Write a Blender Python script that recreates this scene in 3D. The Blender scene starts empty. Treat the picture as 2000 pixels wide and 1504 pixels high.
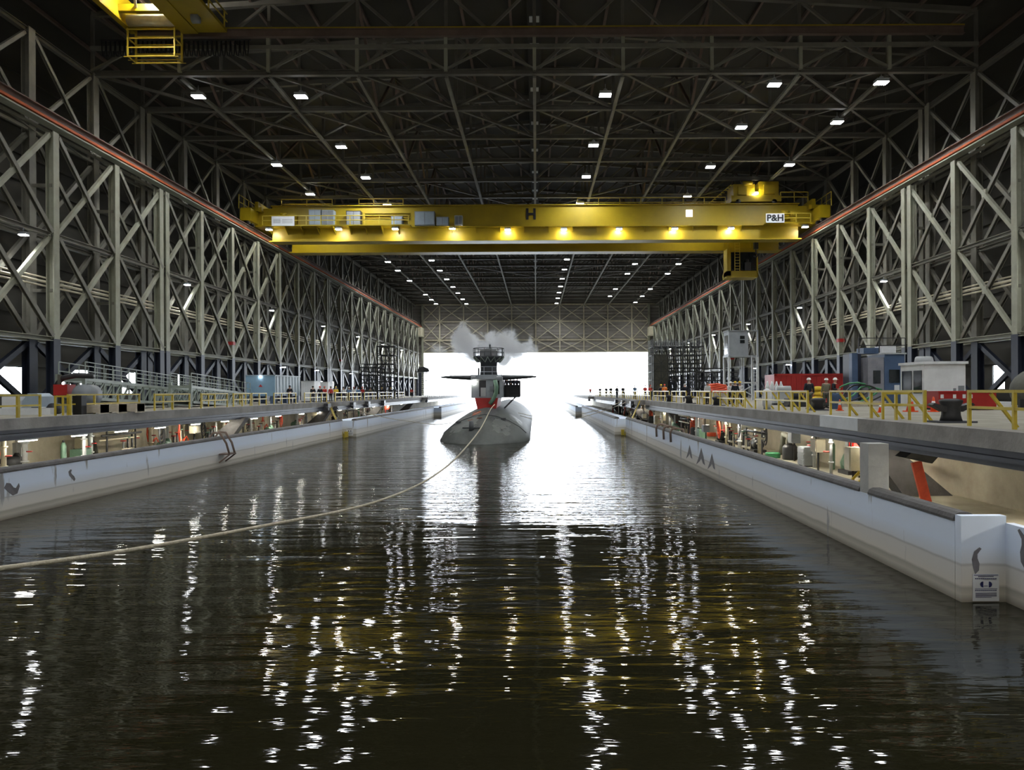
import bpy, math, random
from mathutils import Vector, Matrix
random.seed(7)
scene = bpy.context.scene
COL = scene.collection
# ------------------------------------------------------------------ frame of reference
F = 1500.0; CX, CY, ROLL = 1047.0, 764.0, 0.005
CZ = 4.9                       # eye height above the water
def P(px, py, Y):
    dx, dy = px - CX, py - CY
    return Vector(((dx - ROLL*dy)*Y/F, Y, CZ - (dy + ROLL*dx)*Y/F))
DECK = 3.8
DL, DR = -22.6, 11.9           # deck edges
WL, WR = -20.7, 9.75           # dock wall faces
BAY = 7.62
def YN(n): return BAY*(6.85 + n)
XF, XR, XW = 32.8, 34.4, 41.0  # front columns, rear columns, cladding
S = 6.88
HB = CZ + 24.85                # bottom chord of the roof
YEND = YN(22)
ORD = ['first','second','third','fourth','fifth','sixth','seventh','eighth','ninth','tenth','eleventh','twelfth','thirteenth',
       'fourteenth','fifteenth','sixteenth','seventeenth','eighteenth','nineteenth','twentieth','twenty-first','twenty-second',
       'twenty-third','twenty-fourth','twenty-fifth','twenty-sixth','twenty-seventh','twenty-eighth','twenty-ninth','thirtieth']
def ordw(i):
    if i < len(ORD): return ORD[i]
    tens = ['','','twenty','thirty','forty','fifty'][(i+1)//10]; u = (i+1) % 10
    return (tens + '-' + ORD[u-1]) if u else {4:'fortieth',5:'fiftieth',3:'thirtieth'}[(i+1)//10]
SIDE = {-1:'left', 1:'right'}
# ------------------------------------------------------------------ materials
def mat(name, c, rough=.6, metal=0., c2=None, scale=.6, amt=.5, emit=None, es=0., bump=0., bscale=8., spec=.5, stretch=(1,1,1), det=6):
    m = bpy.data.materials.new(name); m.use_nodes = True
    nt = m.node_tree; b = nt.nodes['Principled BSDF']
    b.inputs['Roughness'].default_value = rough; b.inputs['Metallic'].default_value = metal
    b.inputs['Specular IOR Level'].default_value = spec
    tc = nt.nodes.new('ShaderNodeTexCoord'); mp = nt.nodes.new('ShaderNodeMapping')
    mp.inputs['Scale'].default_value = stretch
    nt.links.new(tc.outputs['Object'], mp.inputs['Vector'])
    n = nt.nodes.new('ShaderNodeTexNoise'); n.inputs['Scale'].default_value = scale; n.inputs['Detail'].default_value = det
    n.inputs['Roughness'].default_value = .65
    nt.links.new(mp.outputs[0], n.inputs['Vector'])
    r = nt.nodes.new('ShaderNodeValToRGB')
    if c2 is None: c2 = tuple(x*.72 for x in c[:3])
    r.color_ramp.elements[0].position = .5 - .25*(1-amt) - .1; r.color_ramp.elements[0].color = (*c2[:3], 1)
    r.color_ramp.elements[1].position = .5 + .25*(1-amt); r.color_ramp.elements[1].color = (*c[:3], 1)
    nt.links.new(n.outputs['Fac'], r.inputs[0]); nt.links.new(r.outputs[0], b.inputs['Base Color'])
    if emit:
        b.inputs['Emission Color'].default_value = (*emit, 1); b.inputs['Emission Strength'].default_value = es
    if bump:
        n2 = nt.nodes.new('ShaderNodeTexNoise'); n2.inputs['Scale'].default_value = bscale; n2.inputs['Detail'].default_value = 4
        nt.links.new(mp.outputs[0], n2.inputs['Vector'])
        bp = nt.nodes.new('ShaderNodeBump'); bp.inputs['Strength'].default_value = bump; bp.inputs['Distance'].default_value = .05
        nt.links.new(n2.outputs['Fac'], bp.inputs['Height']); nt.links.new(bp.outputs[0], b.inputs['Normal'])
    return m
M = {}
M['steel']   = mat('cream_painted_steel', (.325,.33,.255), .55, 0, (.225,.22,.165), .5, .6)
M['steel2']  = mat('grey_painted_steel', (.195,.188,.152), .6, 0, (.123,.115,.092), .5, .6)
M['truss']   = mat('roof_steel', (.13,.122,.10), .6, 0, (.078,.07,.055), .4, .6)
M['navy']    = mat('navy_painted_steel', (.02,.026,.046), .5, 0, (.011,.015,.027), .6, .5)
M['roof']    = mat('roof_sheet', (.042,.038,.028), .8, 0, (.024,.021,.016), .15, .5)
M['clad']    = mat('wall_sheet', (.05,.047,.037), .75, 0, (.03,.027,.021), .12, .5, bump=.3, bscale=1.2, stretch=(.2,.2,2))
M['rust']    = mat('rusted_girder', (.17,.12,.095), .7, 0, (.10,.065,.05), .4, .5)
M['orange']  = mat('orange_conductor_bar', (.52,.11,.025), .8, 0, (.34,.065,.018), .6, .5)
M['yellow']  = mat('crane_yellow', (.37,.262,.002), .45, 0, (.29,.205,.002), .5, .5)
M['yrail']   = mat('railing_yellow', (.56,.43,.05), .45, 0, (.42,.31,.025), 1.2, .5)
M['conc']    = mat('deck_concrete', (.29,.27,.215), .8, 0, (.19,.175,.135), .5, .6, bump=.3, bscale=6)
M['edge']    = mat('edge_concrete', (.26,.25,.235), .8, 0, (.16,.15,.14), .6, .6, bump=.4, bscale=7)
M['pconc']   = mat('pale_post_concrete', (.42,.42,.40), .8, 0, (.30,.30,.29), .8, .5, bump=.3, bscale=7)
M['fender']  = mat('dark_rail_steel', (.05,.054,.068), .5, 0, (.028,.03,.038), .6, .5)
M['cap']     = mat('weathered_cap_shaded_buttress', (.10,.095,.095), .75, 0, (.05,.046,.044), 1.2, .5, bump=.4, bscale=9)
M['gallery'] = mat('gallery_concrete', (.46,.42,.32), .75, 0, (.27,.235,.17), .35, .6, bump=.2, bscale=5)
M['dark']    = mat('dark_equipment', (.03,.03,.033), .5, 0, (.015,.015,.017), 2, .5)
M['black']   = mat('black_paint', (.008,.008,.009), .5)
M['grey']    = mat('grey_cabinet', (.24,.26,.28), .5, 0, (.17,.185,.20), 1, .5)
M['lgrey']   = mat('light_grey_paint', (.45,.47,.47), .5, 0, (.34,.355,.355), .8, .5)
M['white']   = mat('white_paint', (.74,.76,.77), .5, 0, (.58,.59,.60), .7, .5)
M['cream']   = mat('cream_pipe_paint', (.62,.57,.42), .5, 0, (.42,.38,.27), 1.2, .5)
M['green']   = mat('green_machine_paint', (.13,.23,.16), .5, 0, (.08,.15,.10), 1.5, .5)
M['red']     = mat('red_paint', (.42,.022,.018), .5, 0, (.28,.015,.012), .7, .5)
M['redor']   = mat('orange_red_hose', (.72,.09,.03), .5, 0, (.5,.05,.02), 3, .5)
M['cone']    = mat('cone_orange', (.85,.10,.02), .5, 0, (.7,.07,.015), 3, .5)
M['blue']    = mat('container_blue', (.24,.39,.52), .5, 0, (.18,.30,.42), .5, .5)
M['blue2']   = mat('container_side_blue_grey', (.32,.39,.45), .5, 0, (.24,.30,.36), .6, .5)
M['booth']   = mat('booth_blue_grey', (.065,.11,.20), .5, 0, (.042,.075,.145), .9, .5)
M['boothg']  = mat('booth_worn_grey', (.27,.27,.30), .6, 0, (.17,.17,.20), 1.1, .5)
M['glass']   = mat('dark_window_glass', (.012,.016,.018), .12, 0)
M['gang']    = mat('gangway_grey_green', (.27,.31,.27), .5, 0, (.18,.215,.18), .8, .5)
M['scaff']   = mat('scaffold_tube', (.065,.068,.07), .5, .3, (.04,.042,.043), 2, .5)
M['hull']    = mat('hull_paint', (.075,.084,.08), .6, 0, (.028,.032,.031), .35, .7, spec=.3, bump=.12, bscale=1.2, stretch=(1,.25,1))
M['hullpatch']= mat('hull_pale_patch', (.10,.11,.105), .5, 0, (.055,.06,.058), .5, .5)
M['sail']    = mat('sail_grey_paint', (.33,.36,.39), .5, 0, (.24,.265,.29), .7, .5)
M['subdark'] = mat('mast_dark_grey', (.05,.055,.06), .55, 0, (.03,.033,.037), .9, .5)
M['rope']    = mat('mooring_rope', (.55,.50,.38), .85, 0, (.34,.30,.22), 9, .5, bump=.5, bscale=30)
M['lens']    = mat('lamp_lens', (.9,.9,.85), .4, emit=(.95,.98,1.), es=24.)
M['lensb']   = mat('floodlight_lens', (.9,.9,.85), .4, emit=(1.,.97,.92), es=150.)
M['lensc']   = mat('crane_lamp_lens', (.9,.9,.85), .4, emit=(1.,.97,.86), es=90.)
M['lensg']   = mat('strip_light_lens', (.9,.9,.85), .4, emit=(1.,.95,.80), es=80.)
M['lensr']   = mat('red_signal_lens', (.9,.2,.15), .4, emit=(1.,.08,.05), es=1.6)
M['skin']    = mat('skin', (.50,.30,.21), .55, 0, (.42,.24,.17), 6, .5)
M['jnavy']   = mat('cloth_navy', (.012,.014,.022), .8)
M['jred']    = mat('cloth_red', (.48,.035,.025), .8)
M['jorange'] = mat('cloth_orange', (.75,.20,.03), .8)
M['jkhaki']  = mat('cloth_khaki', (.20,.19,.13), .8)
M['jblue']   = mat('cloth_blue', (.16,.26,.42), .8)
M['jwhite']  = mat('cloth_white', (.70,.70,.70), .8)
M['jyellow'] = mat('cloth_yellow', (.72,.50,.04), .8)
M['trk']     = mat('trousers_dark', (.02,.022,.03), .85)
M['trg']     = mat('trousers_grey_green', (.10,.105,.085), .85)
M['hatw']    = mat('hat_white', (.85,.85,.83), .35)
M['haty']    = mat('hat_yellow', (.80,.55,.03), .35)
M['hatr']    = mat('hat_red', (.60,.05,.03), .35)
M['hatd']    = mat('hat_dark', (.02,.02,.025), .8)
M['hose']    = mat('green_hose', (.05,.25,.10), .5, 0, (.03,.17,.07), 3, .5)
M['tarp']    = mat('olive_tarp', (.10,.10,.08), .8, 0, (.06,.06,.05), .8, .5, bump=.5, bscale=3)
M['pallet']  = mat('pale_timber', (.50,.45,.36), .8, 0, (.35,.30,.22), 2, .5)
M['patch']   = mat('bare_concrete_patch', (.17,.165,.18), .8, 0, (.11,.105,.115), 2, .5)
M['signblue']= mat('sign_ink_blue', (.015,.02,.12), .5)
M['gapdark'] = mat('skylight_frame', (.02,.018,.014), .8)

def wallmat():
    # pale painted dock wall: blue cast of the light mixed into the colour above, a beige tide band below, drips and scuffs
    m = bpy.data.materials.new('dock_wall_paint'); m.use_nodes = True
    nt = m.node_tree; N = nt.nodes; L = nt.links; b = N['Principled BSDF']; b.inputs['Roughness'].default_value = .7
    tc = N.new('ShaderNodeTexCoord'); sp = N.new('ShaderNodeSeparateXYZ'); L.new(tc.outputs['Object'], sp.inputs[0])
    n1 = N.new('ShaderNodeTexNoise'); n1.inputs['Scale'].default_value = .7; n1.inputs['Detail'].default_value = 7
    L.new(tc.outputs['Object'], n1.inputs['Vector'])
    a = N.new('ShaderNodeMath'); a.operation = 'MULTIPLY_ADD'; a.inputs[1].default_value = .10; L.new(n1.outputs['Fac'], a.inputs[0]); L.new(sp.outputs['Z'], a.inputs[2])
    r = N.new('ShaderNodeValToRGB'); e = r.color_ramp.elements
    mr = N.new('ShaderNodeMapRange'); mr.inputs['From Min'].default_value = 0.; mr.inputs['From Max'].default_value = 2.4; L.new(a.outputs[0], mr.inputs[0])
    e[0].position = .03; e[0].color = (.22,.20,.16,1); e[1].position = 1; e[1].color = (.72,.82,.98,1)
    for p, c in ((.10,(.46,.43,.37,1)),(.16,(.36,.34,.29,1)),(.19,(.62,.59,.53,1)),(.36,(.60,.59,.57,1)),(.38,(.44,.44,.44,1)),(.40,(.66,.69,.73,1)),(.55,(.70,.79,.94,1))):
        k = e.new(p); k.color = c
    L.new(mr.outputs[0], r.inputs[0])
    mp = N.new('ShaderNodeMapping'); mp.inputs['Scale'].default_value = (1.6,1.6,.35); L.new(tc.outputs['Object'], mp.inputs[0])
    n2 = N.new('ShaderNodeTexNoise'); n2.inputs['Scale'].default_value = 1.0; n2.inputs['Detail'].default_value = 5; L.new(mp.outputs[0], n2.inputs['Vector'])
    r2 = N.new('ShaderNodeValToRGB'); r2.color_ramp.elements[0].position = .64; r2.color_ramp.elements[0].color = (0,0,0,1)
    r2.color_ramp.elements[1].position = .70; r2.color_ramp.elements[1].color = (1,1,1,1); L.new(n2.outputs['Fac'], r2.inputs[0])
    mx = N.new('ShaderNodeMix'); mx.data_type = 'RGBA'; L.new(r2.outputs[0], mx.inputs['Factor'])
    L.new(r.outputs[0], mx.inputs['A']); mx.inputs['B'].default_value = (.30,.30,.31,1)
    L.new(mx.outputs['Result'], b.inputs['Base Color'])
    return m
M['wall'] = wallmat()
def sheetmat(name, c, c2, per):
    # profiled sheeting: ribs as bump
    m = mat(name, c, .7, 0, c2, .15, .5); nt = m.node_tree; b = nt.nodes['Principled BSDF']
    tc = nt.nodes['Texture Coordinate']; w = nt.nodes.new('ShaderNodeTexWave'); w.bands_direction = 'Z'; w.inputs['Scale'].default_value = per
    nt.links.new(tc.outputs['Object'], w.inputs['Vector'])
    bp = nt.nodes.new('ShaderNodeBump'); bp.inputs['Strength'].default_value = .8; bp.inputs['Distance'].default_value = .15
    nt.links.new(w.outputs['Fac'], bp.inputs['Height']); nt.links.new(bp.outputs[0], b.inputs['Normal'])
    return m
M['endclad'] = sheetmat('end_wall_sheet', (.30,.28,.25), (.20,.185,.165), .35)
def watermat():
    m = bpy.data.materials.new('dock_water'); m.use_nodes = True
    nt = m.node_tree; N = nt.nodes; L = nt.links; b = N['Principled BSDF']
    b.inputs['Base Color'].default_value = (.014,.013,.006,1); b.inputs['Roughness'].default_value = .03
    b.inputs['IOR'].default_value = 1.33
    tc = N.new('ShaderNodeTexCoord')
    def noise(sx, sy, det, rg=.55, dist=0.):
        mp = N.new('ShaderNodeMapping'); mp.inputs['Scale'].default_value = (sx, sy, 1); L.new(tc.outputs['Object'], mp.inputs[0])
        n = N.new('ShaderNodeTexNoise'); n.inputs['Scale'].default_value = 1; n.inputs['Detail'].default_value = det
        n.inputs['Roughness'].default_value = rg; n.inputs['Distortion'].default_value = dist; L.new(mp.outputs[0], n.inputs['Vector']); return n
    def bump(n, d, prev=None, strength=1.):
        k = N.new('ShaderNodeBump'); k.inputs['Strength'].default_value = strength; k.inputs['Distance'].default_value = d
        L.new(n.outputs['Fac'], k.inputs['Height'])
        if prev: L.new(prev.outputs[0], k.inputs['Normal'])
        return k
    # wind ripples fill the far two thirds of the dock; the water nearest the dock head lies calmer
    sp = N.new('ShaderNodeSeparateXYZ'); L.new(tc.outputs['Object'], sp.inputs[0])
    wv = noise(.06,.10,3); ma = N.new('ShaderNodeMath'); ma.operation = 'MULTIPLY_ADD'; ma.inputs[1].default_value = 9.; L.new(wv.outputs['Fac'], ma.inputs[0]); L.new(sp.outputs['Y'], ma.inputs[2])
    def grad(lo, hi):
        mr = N.new('ShaderNodeMapRange'); mr.interpolation_type = 'SMOOTHSTEP'; mr.inputs['From Min'].default_value = 30.5; mr.inputs['From Max'].default_value = 36.5
        mr.inputs['To Min'].default_value = lo; mr.inputs['To Max'].default_value = hi; L.new(ma.outputs[0], mr.inputs['Value']); return mr.outputs[0]
    b1 = bump(noise(.13,.55,2), .085)
    b2 = bump(noise(.50,2.4,3,.55,.2), .05, b1); L.new(grad(.016,.062), b2.inputs['Distance'])
    b3 = bump(noise(2.0,8.,2), .01, b2); L.new(grad(.0018,.012), b3.inputs['Distance'])
    L.new(b3.outputs[0], b.inputs['Normal'])
    return m
M['water'] = watermat()
# ------------------------------------------------------------------ mesh builder
class MB:
    def __init__(s): s.v = []; s.f = []; s.smooth = []
    def add(s, vs, fs, sm=False):
        o = len(s.v); s.v += [tuple(v) for v in vs]; s.f += [tuple(i+o for i in f) for f in fs]; s.smooth += [sm]*len(fs); return s
    def box(s, x0, x1, y0, y1, z0, z1):
        vs = [(x,y,z) for z in (z0,z1) for y in (y0,y1) for x in (x0,x1)]
        return s.add(vs, [(0,2,3,1),(4,5,7,6),(0,1,5,4),(2,6,7,3),(0,4,6,2),(1,3,7,5)])
    def bx(s, c, d): 
        return s.box(c[0]-d[0]/2,c[0]+d[0]/2,c[1]-d[1]/2,c[1]+d[1]/2,c[2]-d[2]/2,c[2]+d[2]/2)
    def frame(s, a, b, up=None):
        a = Vector(a); b = Vector(b); d = (b-a).normalized()
        u = Vector(up) if up else (Vector((0,0,1)) if abs(d.z) < .95 else Vector((0,1,0)))
        x = d.cross(u).normalized(); y = x.cross(d).normalized()
        return a, b, x, y
    def prof(s, a, b, pts, up=None, sm=False):
        a, b, x, y = s.frame(a, b, up); n = len(pts)
        vs = [a + x*p[0] + y*p[1] for p in pts] + [b + x*p[0] + y*p[1] for p in pts]
        fs = [(i, (i+1)%n, n+(i+1)%n, n+i) for i in range(n)] + [tuple(range(n-1,-1,-1)), tuple(range(n,2*n))]
        return s.add(vs, fs, sm)
    def bar(s, a, b, w, h=None, up=None):
        h = h or w
        return s.prof(a, b, [(-w/2,-h/2),(w/2,-h/2),(w/2,h/2),(-w/2,h/2)], up)
    def ibeam(s, a, b, w, h, up=None, t=None):
        t = t or min(w,h)*.14; e = t*.5
        return s.prof(a, b, [(-w/2,-h/2),(w/2,-h/2),(w/2,-h/2+t),(e,-h/2+t),(e,h/2-t),(w/2,h/2-t),(w/2,h/2),(-w/2,h/2),(-w/2,h/2-t),(-e,h/2-t),(-e,-h/2+t),(-w/2,-h/2+t)], up)
    def chan(s, a, b, w, h, up=None):
        t = min(w,h)*.2
        return s.prof(a, b, [(-w/2,-h/2),(w/2,-h/2),(w/2,-h/2+t),(-w/2+t,-h/2+t),(-w/2+t,h/2-t),(w/2,h/2-t),(w/2,h/2),(-w/2,h/2)], up)
    def tube(s, a, b, r, n=8):
        return s.prof(a, b, [(r*math.cos(2*math.pi*i/n), r*math.sin(2*math.pi*i/n)) for i in range(n)], None, True)
    def cone(s, a, b, r0, r1, n=12):
        a, b, x, y = s.frame(a, b)
        c = [(math.cos(2*math.pi*i/n), math.sin(2*math.pi*i/n)) for i in range(n)]
        vs = [a + x*p[0]*r0 + y*p[1]*r0 for p in c] + [b + x*p[0]*r1 + y*p[1]*r1 for p in c]
        fs = [(i,(i+1)%n,n+(i+1)%n,n+i) for i in range(n)] + [tuple(range(n-1,-1,-1)), tuple(range(n,2*n))]
        return s.add(vs, fs, True)
    def lathe(s, c, pr, n=20, sm=True):
        vs = []; fs = []; m = len(pr)
        for r, z in pr:
            for i in range(n):
                t = 2*math.pi*i/n; vs.append((c[0]+r*math.cos(t), c[1]+r*math.sin(t), c[2]+z))
        for k in range(m-1):
            for i in range(n): fs.append((k*n+i, k*n+(i+1)%n, (k+1)*n+(i+1)%n, (k+1)*n+i))
        fs += [tuple(range(n-1,-1,-1)), tuple(range((m-1)*n, m*n))]
        return s.add(vs, fs, sm)
    def path(s, pts, r, n=8):
        pts = [Vector(p) for p in pts]; vs = []; fs = []; m = len(pts); up = Vector((0,0,1))
        px = None
        for k, p in enumerate(pts):
            d = (pts[min(k+1,m-1)] - pts[max(k-1,0)]).normalized()
            if px is None: px = d.cross(up if abs(d.z) < .9 else Vector((0,1,0))).normalized()
            else: px = (px - d*px.dot(d)).normalized()
            y = px.cross(d)
            for i in range(n):
                t = 2*math.pi*i/n; vs.append(p + px*math.cos(t)*r + y*math.sin(t)*r)
        for k in range(m-1):
            for i in range(n): fs.append((k*n+i, k*n+(i+1)%n, (k+1)*n+(i+1)%n, (k+1)*n+i))
        fs += [tuple(range(n-1,-1,-1)), tuple(range((m-1)*n, m*n))]
        return s.add(vs, fs, True)
    def ball(s, c, r, nu=12, nv=8):
        pr = [(max(.02*r[0], r[0]*math.sin(math.pi*k/nv)), -r[2]*math.cos(math.pi*k/nv)) for k in range(nv+1)]
        o = len(s.v); s.lathe((0,0,0), pr, nu)
        for i in range(o, len(s.v)):
            x, y, z = s.v[i]; s.v[i] = (c[0]+x, c[1]+y*r[1]/r[0], c[2]+z)
        return s
    def poly(s, pts, d):
        n = len(pts); d = Vector(d); pts = [Vector(p) for p in pts]
        return s.add(pts + [p+d for p in pts], [tuple(range(n-1,-1,-1)), tuple(range(n,2*n))] + [(i,(i+1)%n,n+(i+1)%n,n+i) for i in range(n)])
    def mesh(s, name, m):
        me = bpy.data.meshes.new(name); me.from_pydata(s.v, [], s.f)
        me.polygons.foreach_set('use_smooth', s.smooth); me.materials.append(m); me.update()
        return me
    def build(s, name, m, parent=None, org=None):
        if org is not None:
            ox, oy, oz = org; s.v = [(x-ox, y-oy, z-oz) for x, y, z in s.v]
        o = bpy.data.objects.new(name, s.mesh(name, m if not isinstance(m, str) else M[m])); COL.objects.link(o)
        if org is not None: o.location = org
        if parent: o.parent = parent
        return o
def tag(o, label, cat, group=None, kind=None):
    o['label'] = label; o['category'] = cat
    if group: o['group'] = group
    if kind: o['kind'] = kind
    return o
def empty(name, loc, label, cat, group=None, rz=0., kind='thing'):
    o = bpy.data.objects.new(name, None); COL.objects.link(o); o.location = loc; o.rotation_euler = (0,0,rz); o.empty_display_size = .2
    return tag(o, label, cat, group, kind)
def inst(name, me, parent=None, loc=(0,0,0), rot=(0,0,0), sc=(1,1,1)):
    o = bpy.data.objects.new(name, me); COL.objects.link(o); o.location = loc; o.rotation_euler = rot; o.scale = sc
    if parent: o.parent = parent
    return o
def struct(o, label=None, cat=None):
    o['kind'] = 'structure'
    if label: o['label'] = label
    if cat: o['category'] = cat
    return o
# ------------------------------------------------------------------ water, decks, shell
w = MB().add([(-400,-30,0),(400,-30,0),(400,1500,0),(-400,1500,0)], [(0,1,2,3)]).build('water', 'water'); struct(w, 'dark rippled water of the flooded dock', 'water')
w = MB().box(-400,400,-30,1500,-14.3,-14).build('ground', 'dark'); struct(w, 'dock bottom under the water', 'ground')
YB = -13.
for s, e, nm in ((-1, DL, 'floor_left'), (1, DR, 'floor_right')):
    o = MB().box(min(e+s*.5,s*41.2), max(e+s*.5,s*41.2), YB, YEND+8, DECK-.34, DECK).build(nm, 'conc')
    struct(o, SIDE[s]+' concrete work deck beside the dock', 'deck')
# dock walls: nearer and farther lengths with a jog between them, and the cap on top
WT = 1.82
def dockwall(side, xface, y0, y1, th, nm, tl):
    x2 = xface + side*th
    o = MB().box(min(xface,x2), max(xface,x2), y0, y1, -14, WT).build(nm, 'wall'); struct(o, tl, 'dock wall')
    return o
dockwall(-1, WL, YB, 82., 1.3, 'wall_dock_left', 'near length of white painted left dock wall')
dockwall(-1, WL+1.25, 83., 146., 2.6, 'wall_dock_left_middle', 'second length of white left dock wall, past the yellow ladder')
dockwall(-1, WL+2.5, 147.5, 214., 3.8, 'wall_dock_left_far', 'farthest length of white left dock wall, near the opening')
dockwall(1, WR, 17.92, 83.6, .7, 'wall_dock_right', 'long white painted right dock wall with a dark rounded cap')
dockwall(1, WR+1.02, YB, 17.65, .2, 'wall_dock_right_near', 'nearest white right dock wall, set back behind the corner')
dockwall(1, WR-1.1, 84.6, 146., 2.0, 'wall_dock_right_middle', 'second length of white right dock wall')
dockwall(1, WR-2.2, 147.5, 214., 3.1, 'wall_dock_right_far', 'farthest length of white right dock wall, near the opening')
def cap(x0, x1, y0, y1, lab):
    c = (x0+x1)/2; h = abs(x1-x0)/2
    pts = [(-h,0),(-h,.06),(-h*.82,.15),(-h*.4,.2),(h*.4,.2),(h*.82,.15),(h,.06),(h,0)]
    o = MB().prof((c,y0,WT),(c,y1,WT), pts, (0,0,1), False).build('wall_cap', 'cap'); tag(o, lab, 'wall cap', None, 'structure')
cap(WL+.02, WL-.5, YB, 82, 'dark weathered cap on the near left dock wall')
cap(WL+1.27, WL+.75, 83, 146, 'dark weathered cap on the second left dock wall')
cap(WL+2.5, WL+2., 147.5, 214, 'dark cap on the farthest left dock wall')
cap(WR-.02, WR+.5, 23.22, 83.6, 'dark rounded cap along the right dock wall'); cap(WR-.02, WR+.5, 17.95, 22.58, 'short dark rounded cap between post and wall corner')
cap(WR-1.12, WR-.6, 84.6, 146, 'dark rounded cap on the second right dock wall')
cap(WR-2.2, WR-1.7, 147.5, 214, 'dark cap on the farthest right dock wall')
o = MB().box(WR, WR+1.04, 17.65, 17.9, -14, WT+.16).build('wall_dock_corner', 'wall'); struct(o, 'white wall corner facing the camera with the clearance sign', 'dock wall')
# deck edge beams (concrete nosing + dark steel rails below)
def edgebeam(s, x, y0, y1, h, lab, rail=True):
    xo = s*(abs(DL if s<0 else DR)+.5); o = MB().box(min(x,xo), max(x,xo), y0, y1, DECK-h, DECK+.03).build('trim_deck_edge', 'edge'); struct(o, lab, 'deck edge')
    if rail:
        mb = MB(); z = DECK-h
        mb.box(min(x+s*.04,x+s*.44), max(x+s*.04,x+s*.44), y0, y1, z-.16, z)
        mb.box(min(x-s*.05,x+s*.5), max(x-s*.05,x+s*.5), y0, y1, z-.30, z-.18)
        mb.box(min(x+s*.10,x+s*.44), max(x+s*.10,x+s*.44), y0, y1, z-.46, z-.30)
        q = mb.build('trim_fender_rail', 'fender'); struct(q, 'dark steel fender rails under the '+lab, 'fender rail')
edgebeam(1, DR-.1, YB, 28.2, .46, 'nearest right deck edge')
edgebeam(1, DR, 28.25, 84., .46, 'right deck edge')
edgebeam(1, DR-.9, 84., 146., .46, 'second right deck edge')
edgebeam(1, DR-2., 146., 214., .46, 'farthest right deck edge')
edgebeam(-1, DL, YB, 84., .46, 'left deck edge')
edgebeam(-1, DL+.9, 84., 146., .46, 'second left deck edge')
edgebeam(-1, DL+2., 146., 214., .46, 'farthest left deck edge')
# service gallery under the deck
for s, xb, e in ((-1,-27.2,WL-1.0),(1,15.6,WR+.7)):
    o = (MB().box(e,xb,17.95,214,.75,.95).box(WR+1.3,xb,YB,17.95,.75,.95) if s > 0 else MB().box(xb, e, YB, 214, .75, .95)).build('floor_gallery_'+SIDE[s], 'gallery'); struct(o, SIDE[s]+' service gallery floor under the deck','gallery floor')
    o = MB().box(min(xb,xb+s*.3), max(xb,xb+s*.3), YB, 214, -1, DECK-.34).build('wall_gallery_'+SIDE[s], 'gallery'); struct(o, SIDE[s]+' back wall of the lit service gallery','gallery wall')
# cladding walls
OPENL = [(57.5,62.0),(64.8,67.0),(67.4,71.8),(75.5,80.5),(88,89.5),(112,114),(120,122.5),(124,125.2),(128,131),(134,136.5),(139,141.5),(146,149),(153,156),(160,164),(170,173),(180,183)]
OPENR = [(60.5,64.0),(67.2,69),(86,88.5),(92,95),(98,100.5),(104,106),(109,112),(118,120),(130,132),(150,152)]
ZO = 7.0
for s, ops in ((-1,OPENL),(1,OPENR)):
    mb = MB(); x0, x1 = sorted((s*XW, s*(XW+.15)))
    mb.box(x0,x1,-14,YEND+1,ZO,36)
    y = -14
    for a, b in ops: mb.box(x0,x1,y,a,DECK-.3,ZO); mb.box(x0,x1,a,b,DECK-.3,DECK+1.1); y = b
    mb.box(x0,x1,y,YEND+1,DECK-.3,ZO)
    for k in range(12):
        z = ZO+.1+k*2.1; mb.box(min(s*XW,s*(XW-.25)), max(s*XW,s*(XW-.25)), -13.9, YEND, z, z+.22)
    o = mb.build('wall_'+SIDE[s], 'clad'); struct(o, SIDE[s]+' sheeted side wall behind the steel frame', 'wall')
mb = MB()
mb.box(-XW,XW,YEND+.6,YEND+.8,16.0,37.6)
for s in (-1,1): mb.box(min(s*32.4,s*XW), max(s*32.4,s*XW), YEND+.6, YEND+.8, DECK-.3, 16.)
o = mb.build('wall_end', 'endclad'); struct(o, 'grey sheeted end wall above the bright dock opening', 'wall')
o = MB().box(-XW,XW,-13.6,-13.4,-1,37.6).build('wall_back', 'cream'); struct(o, 'sheeted wall behind the camera', 'wall')
mb = MB(); zr = HB+4.6
for s in (-1,1):
    mb.poly([(0,-14,zr+2.6),(s*41.3,-14,zr),(s*41.3,-14,zr+.2),(0,-14,zr+2.8)], (0,YEND+15,0))
o = mb.build('ceiling', 'roof'); struct(o, 'dark brown sheeted roof high over the trusses', 'ceiling')
def roofz(x): return zr + 2.6*(1-abs(x)/41.3) - .12
# ------------------------------------------------------------------ steel columns
Z1, Z2, Z3 = CZ+3.7, CZ+10.75, CZ+17.75
def colmesh(w, z0, z1, dbl=False):
    mb = MB()
    if dbl:
        for d in (-.55, .55): mb.ibeam((0,d,z0),(0,d,z1), w, .55, (1,0,0))
    else: mb.ibeam((0,0,z0),(0,0,z1), w, .55, (1,0,0))
    return mb
cm = {}
for d in (0,1):
    cm['f',d] = colmesh(.62, Z1, Z3, d).mesh('column_shaft', M['steel']); cm['fb',d] = colmesh(.74, DECK, Z1, d).mesh('column_base_section', M['navy'])
    cm['r',d] = colmesh(.70, Z1, HB, d).mesh('column_shaft', M['steel2']); cm['rb',d] = colmesh(.85, DECK, Z1, d).mesh('column_base_section', M['navy'])
sp = MB()
for z in (Z1+3.3, Z2+3.4): sp.bar((0,0,z),(XR-XF,0,z),.16,.22)
sp = sp.mesh('spacer', M['steel2'])
band = MB().bx((0,0,0),(.68,.62,.36)).mesh('marker_band', M['red'])
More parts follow.
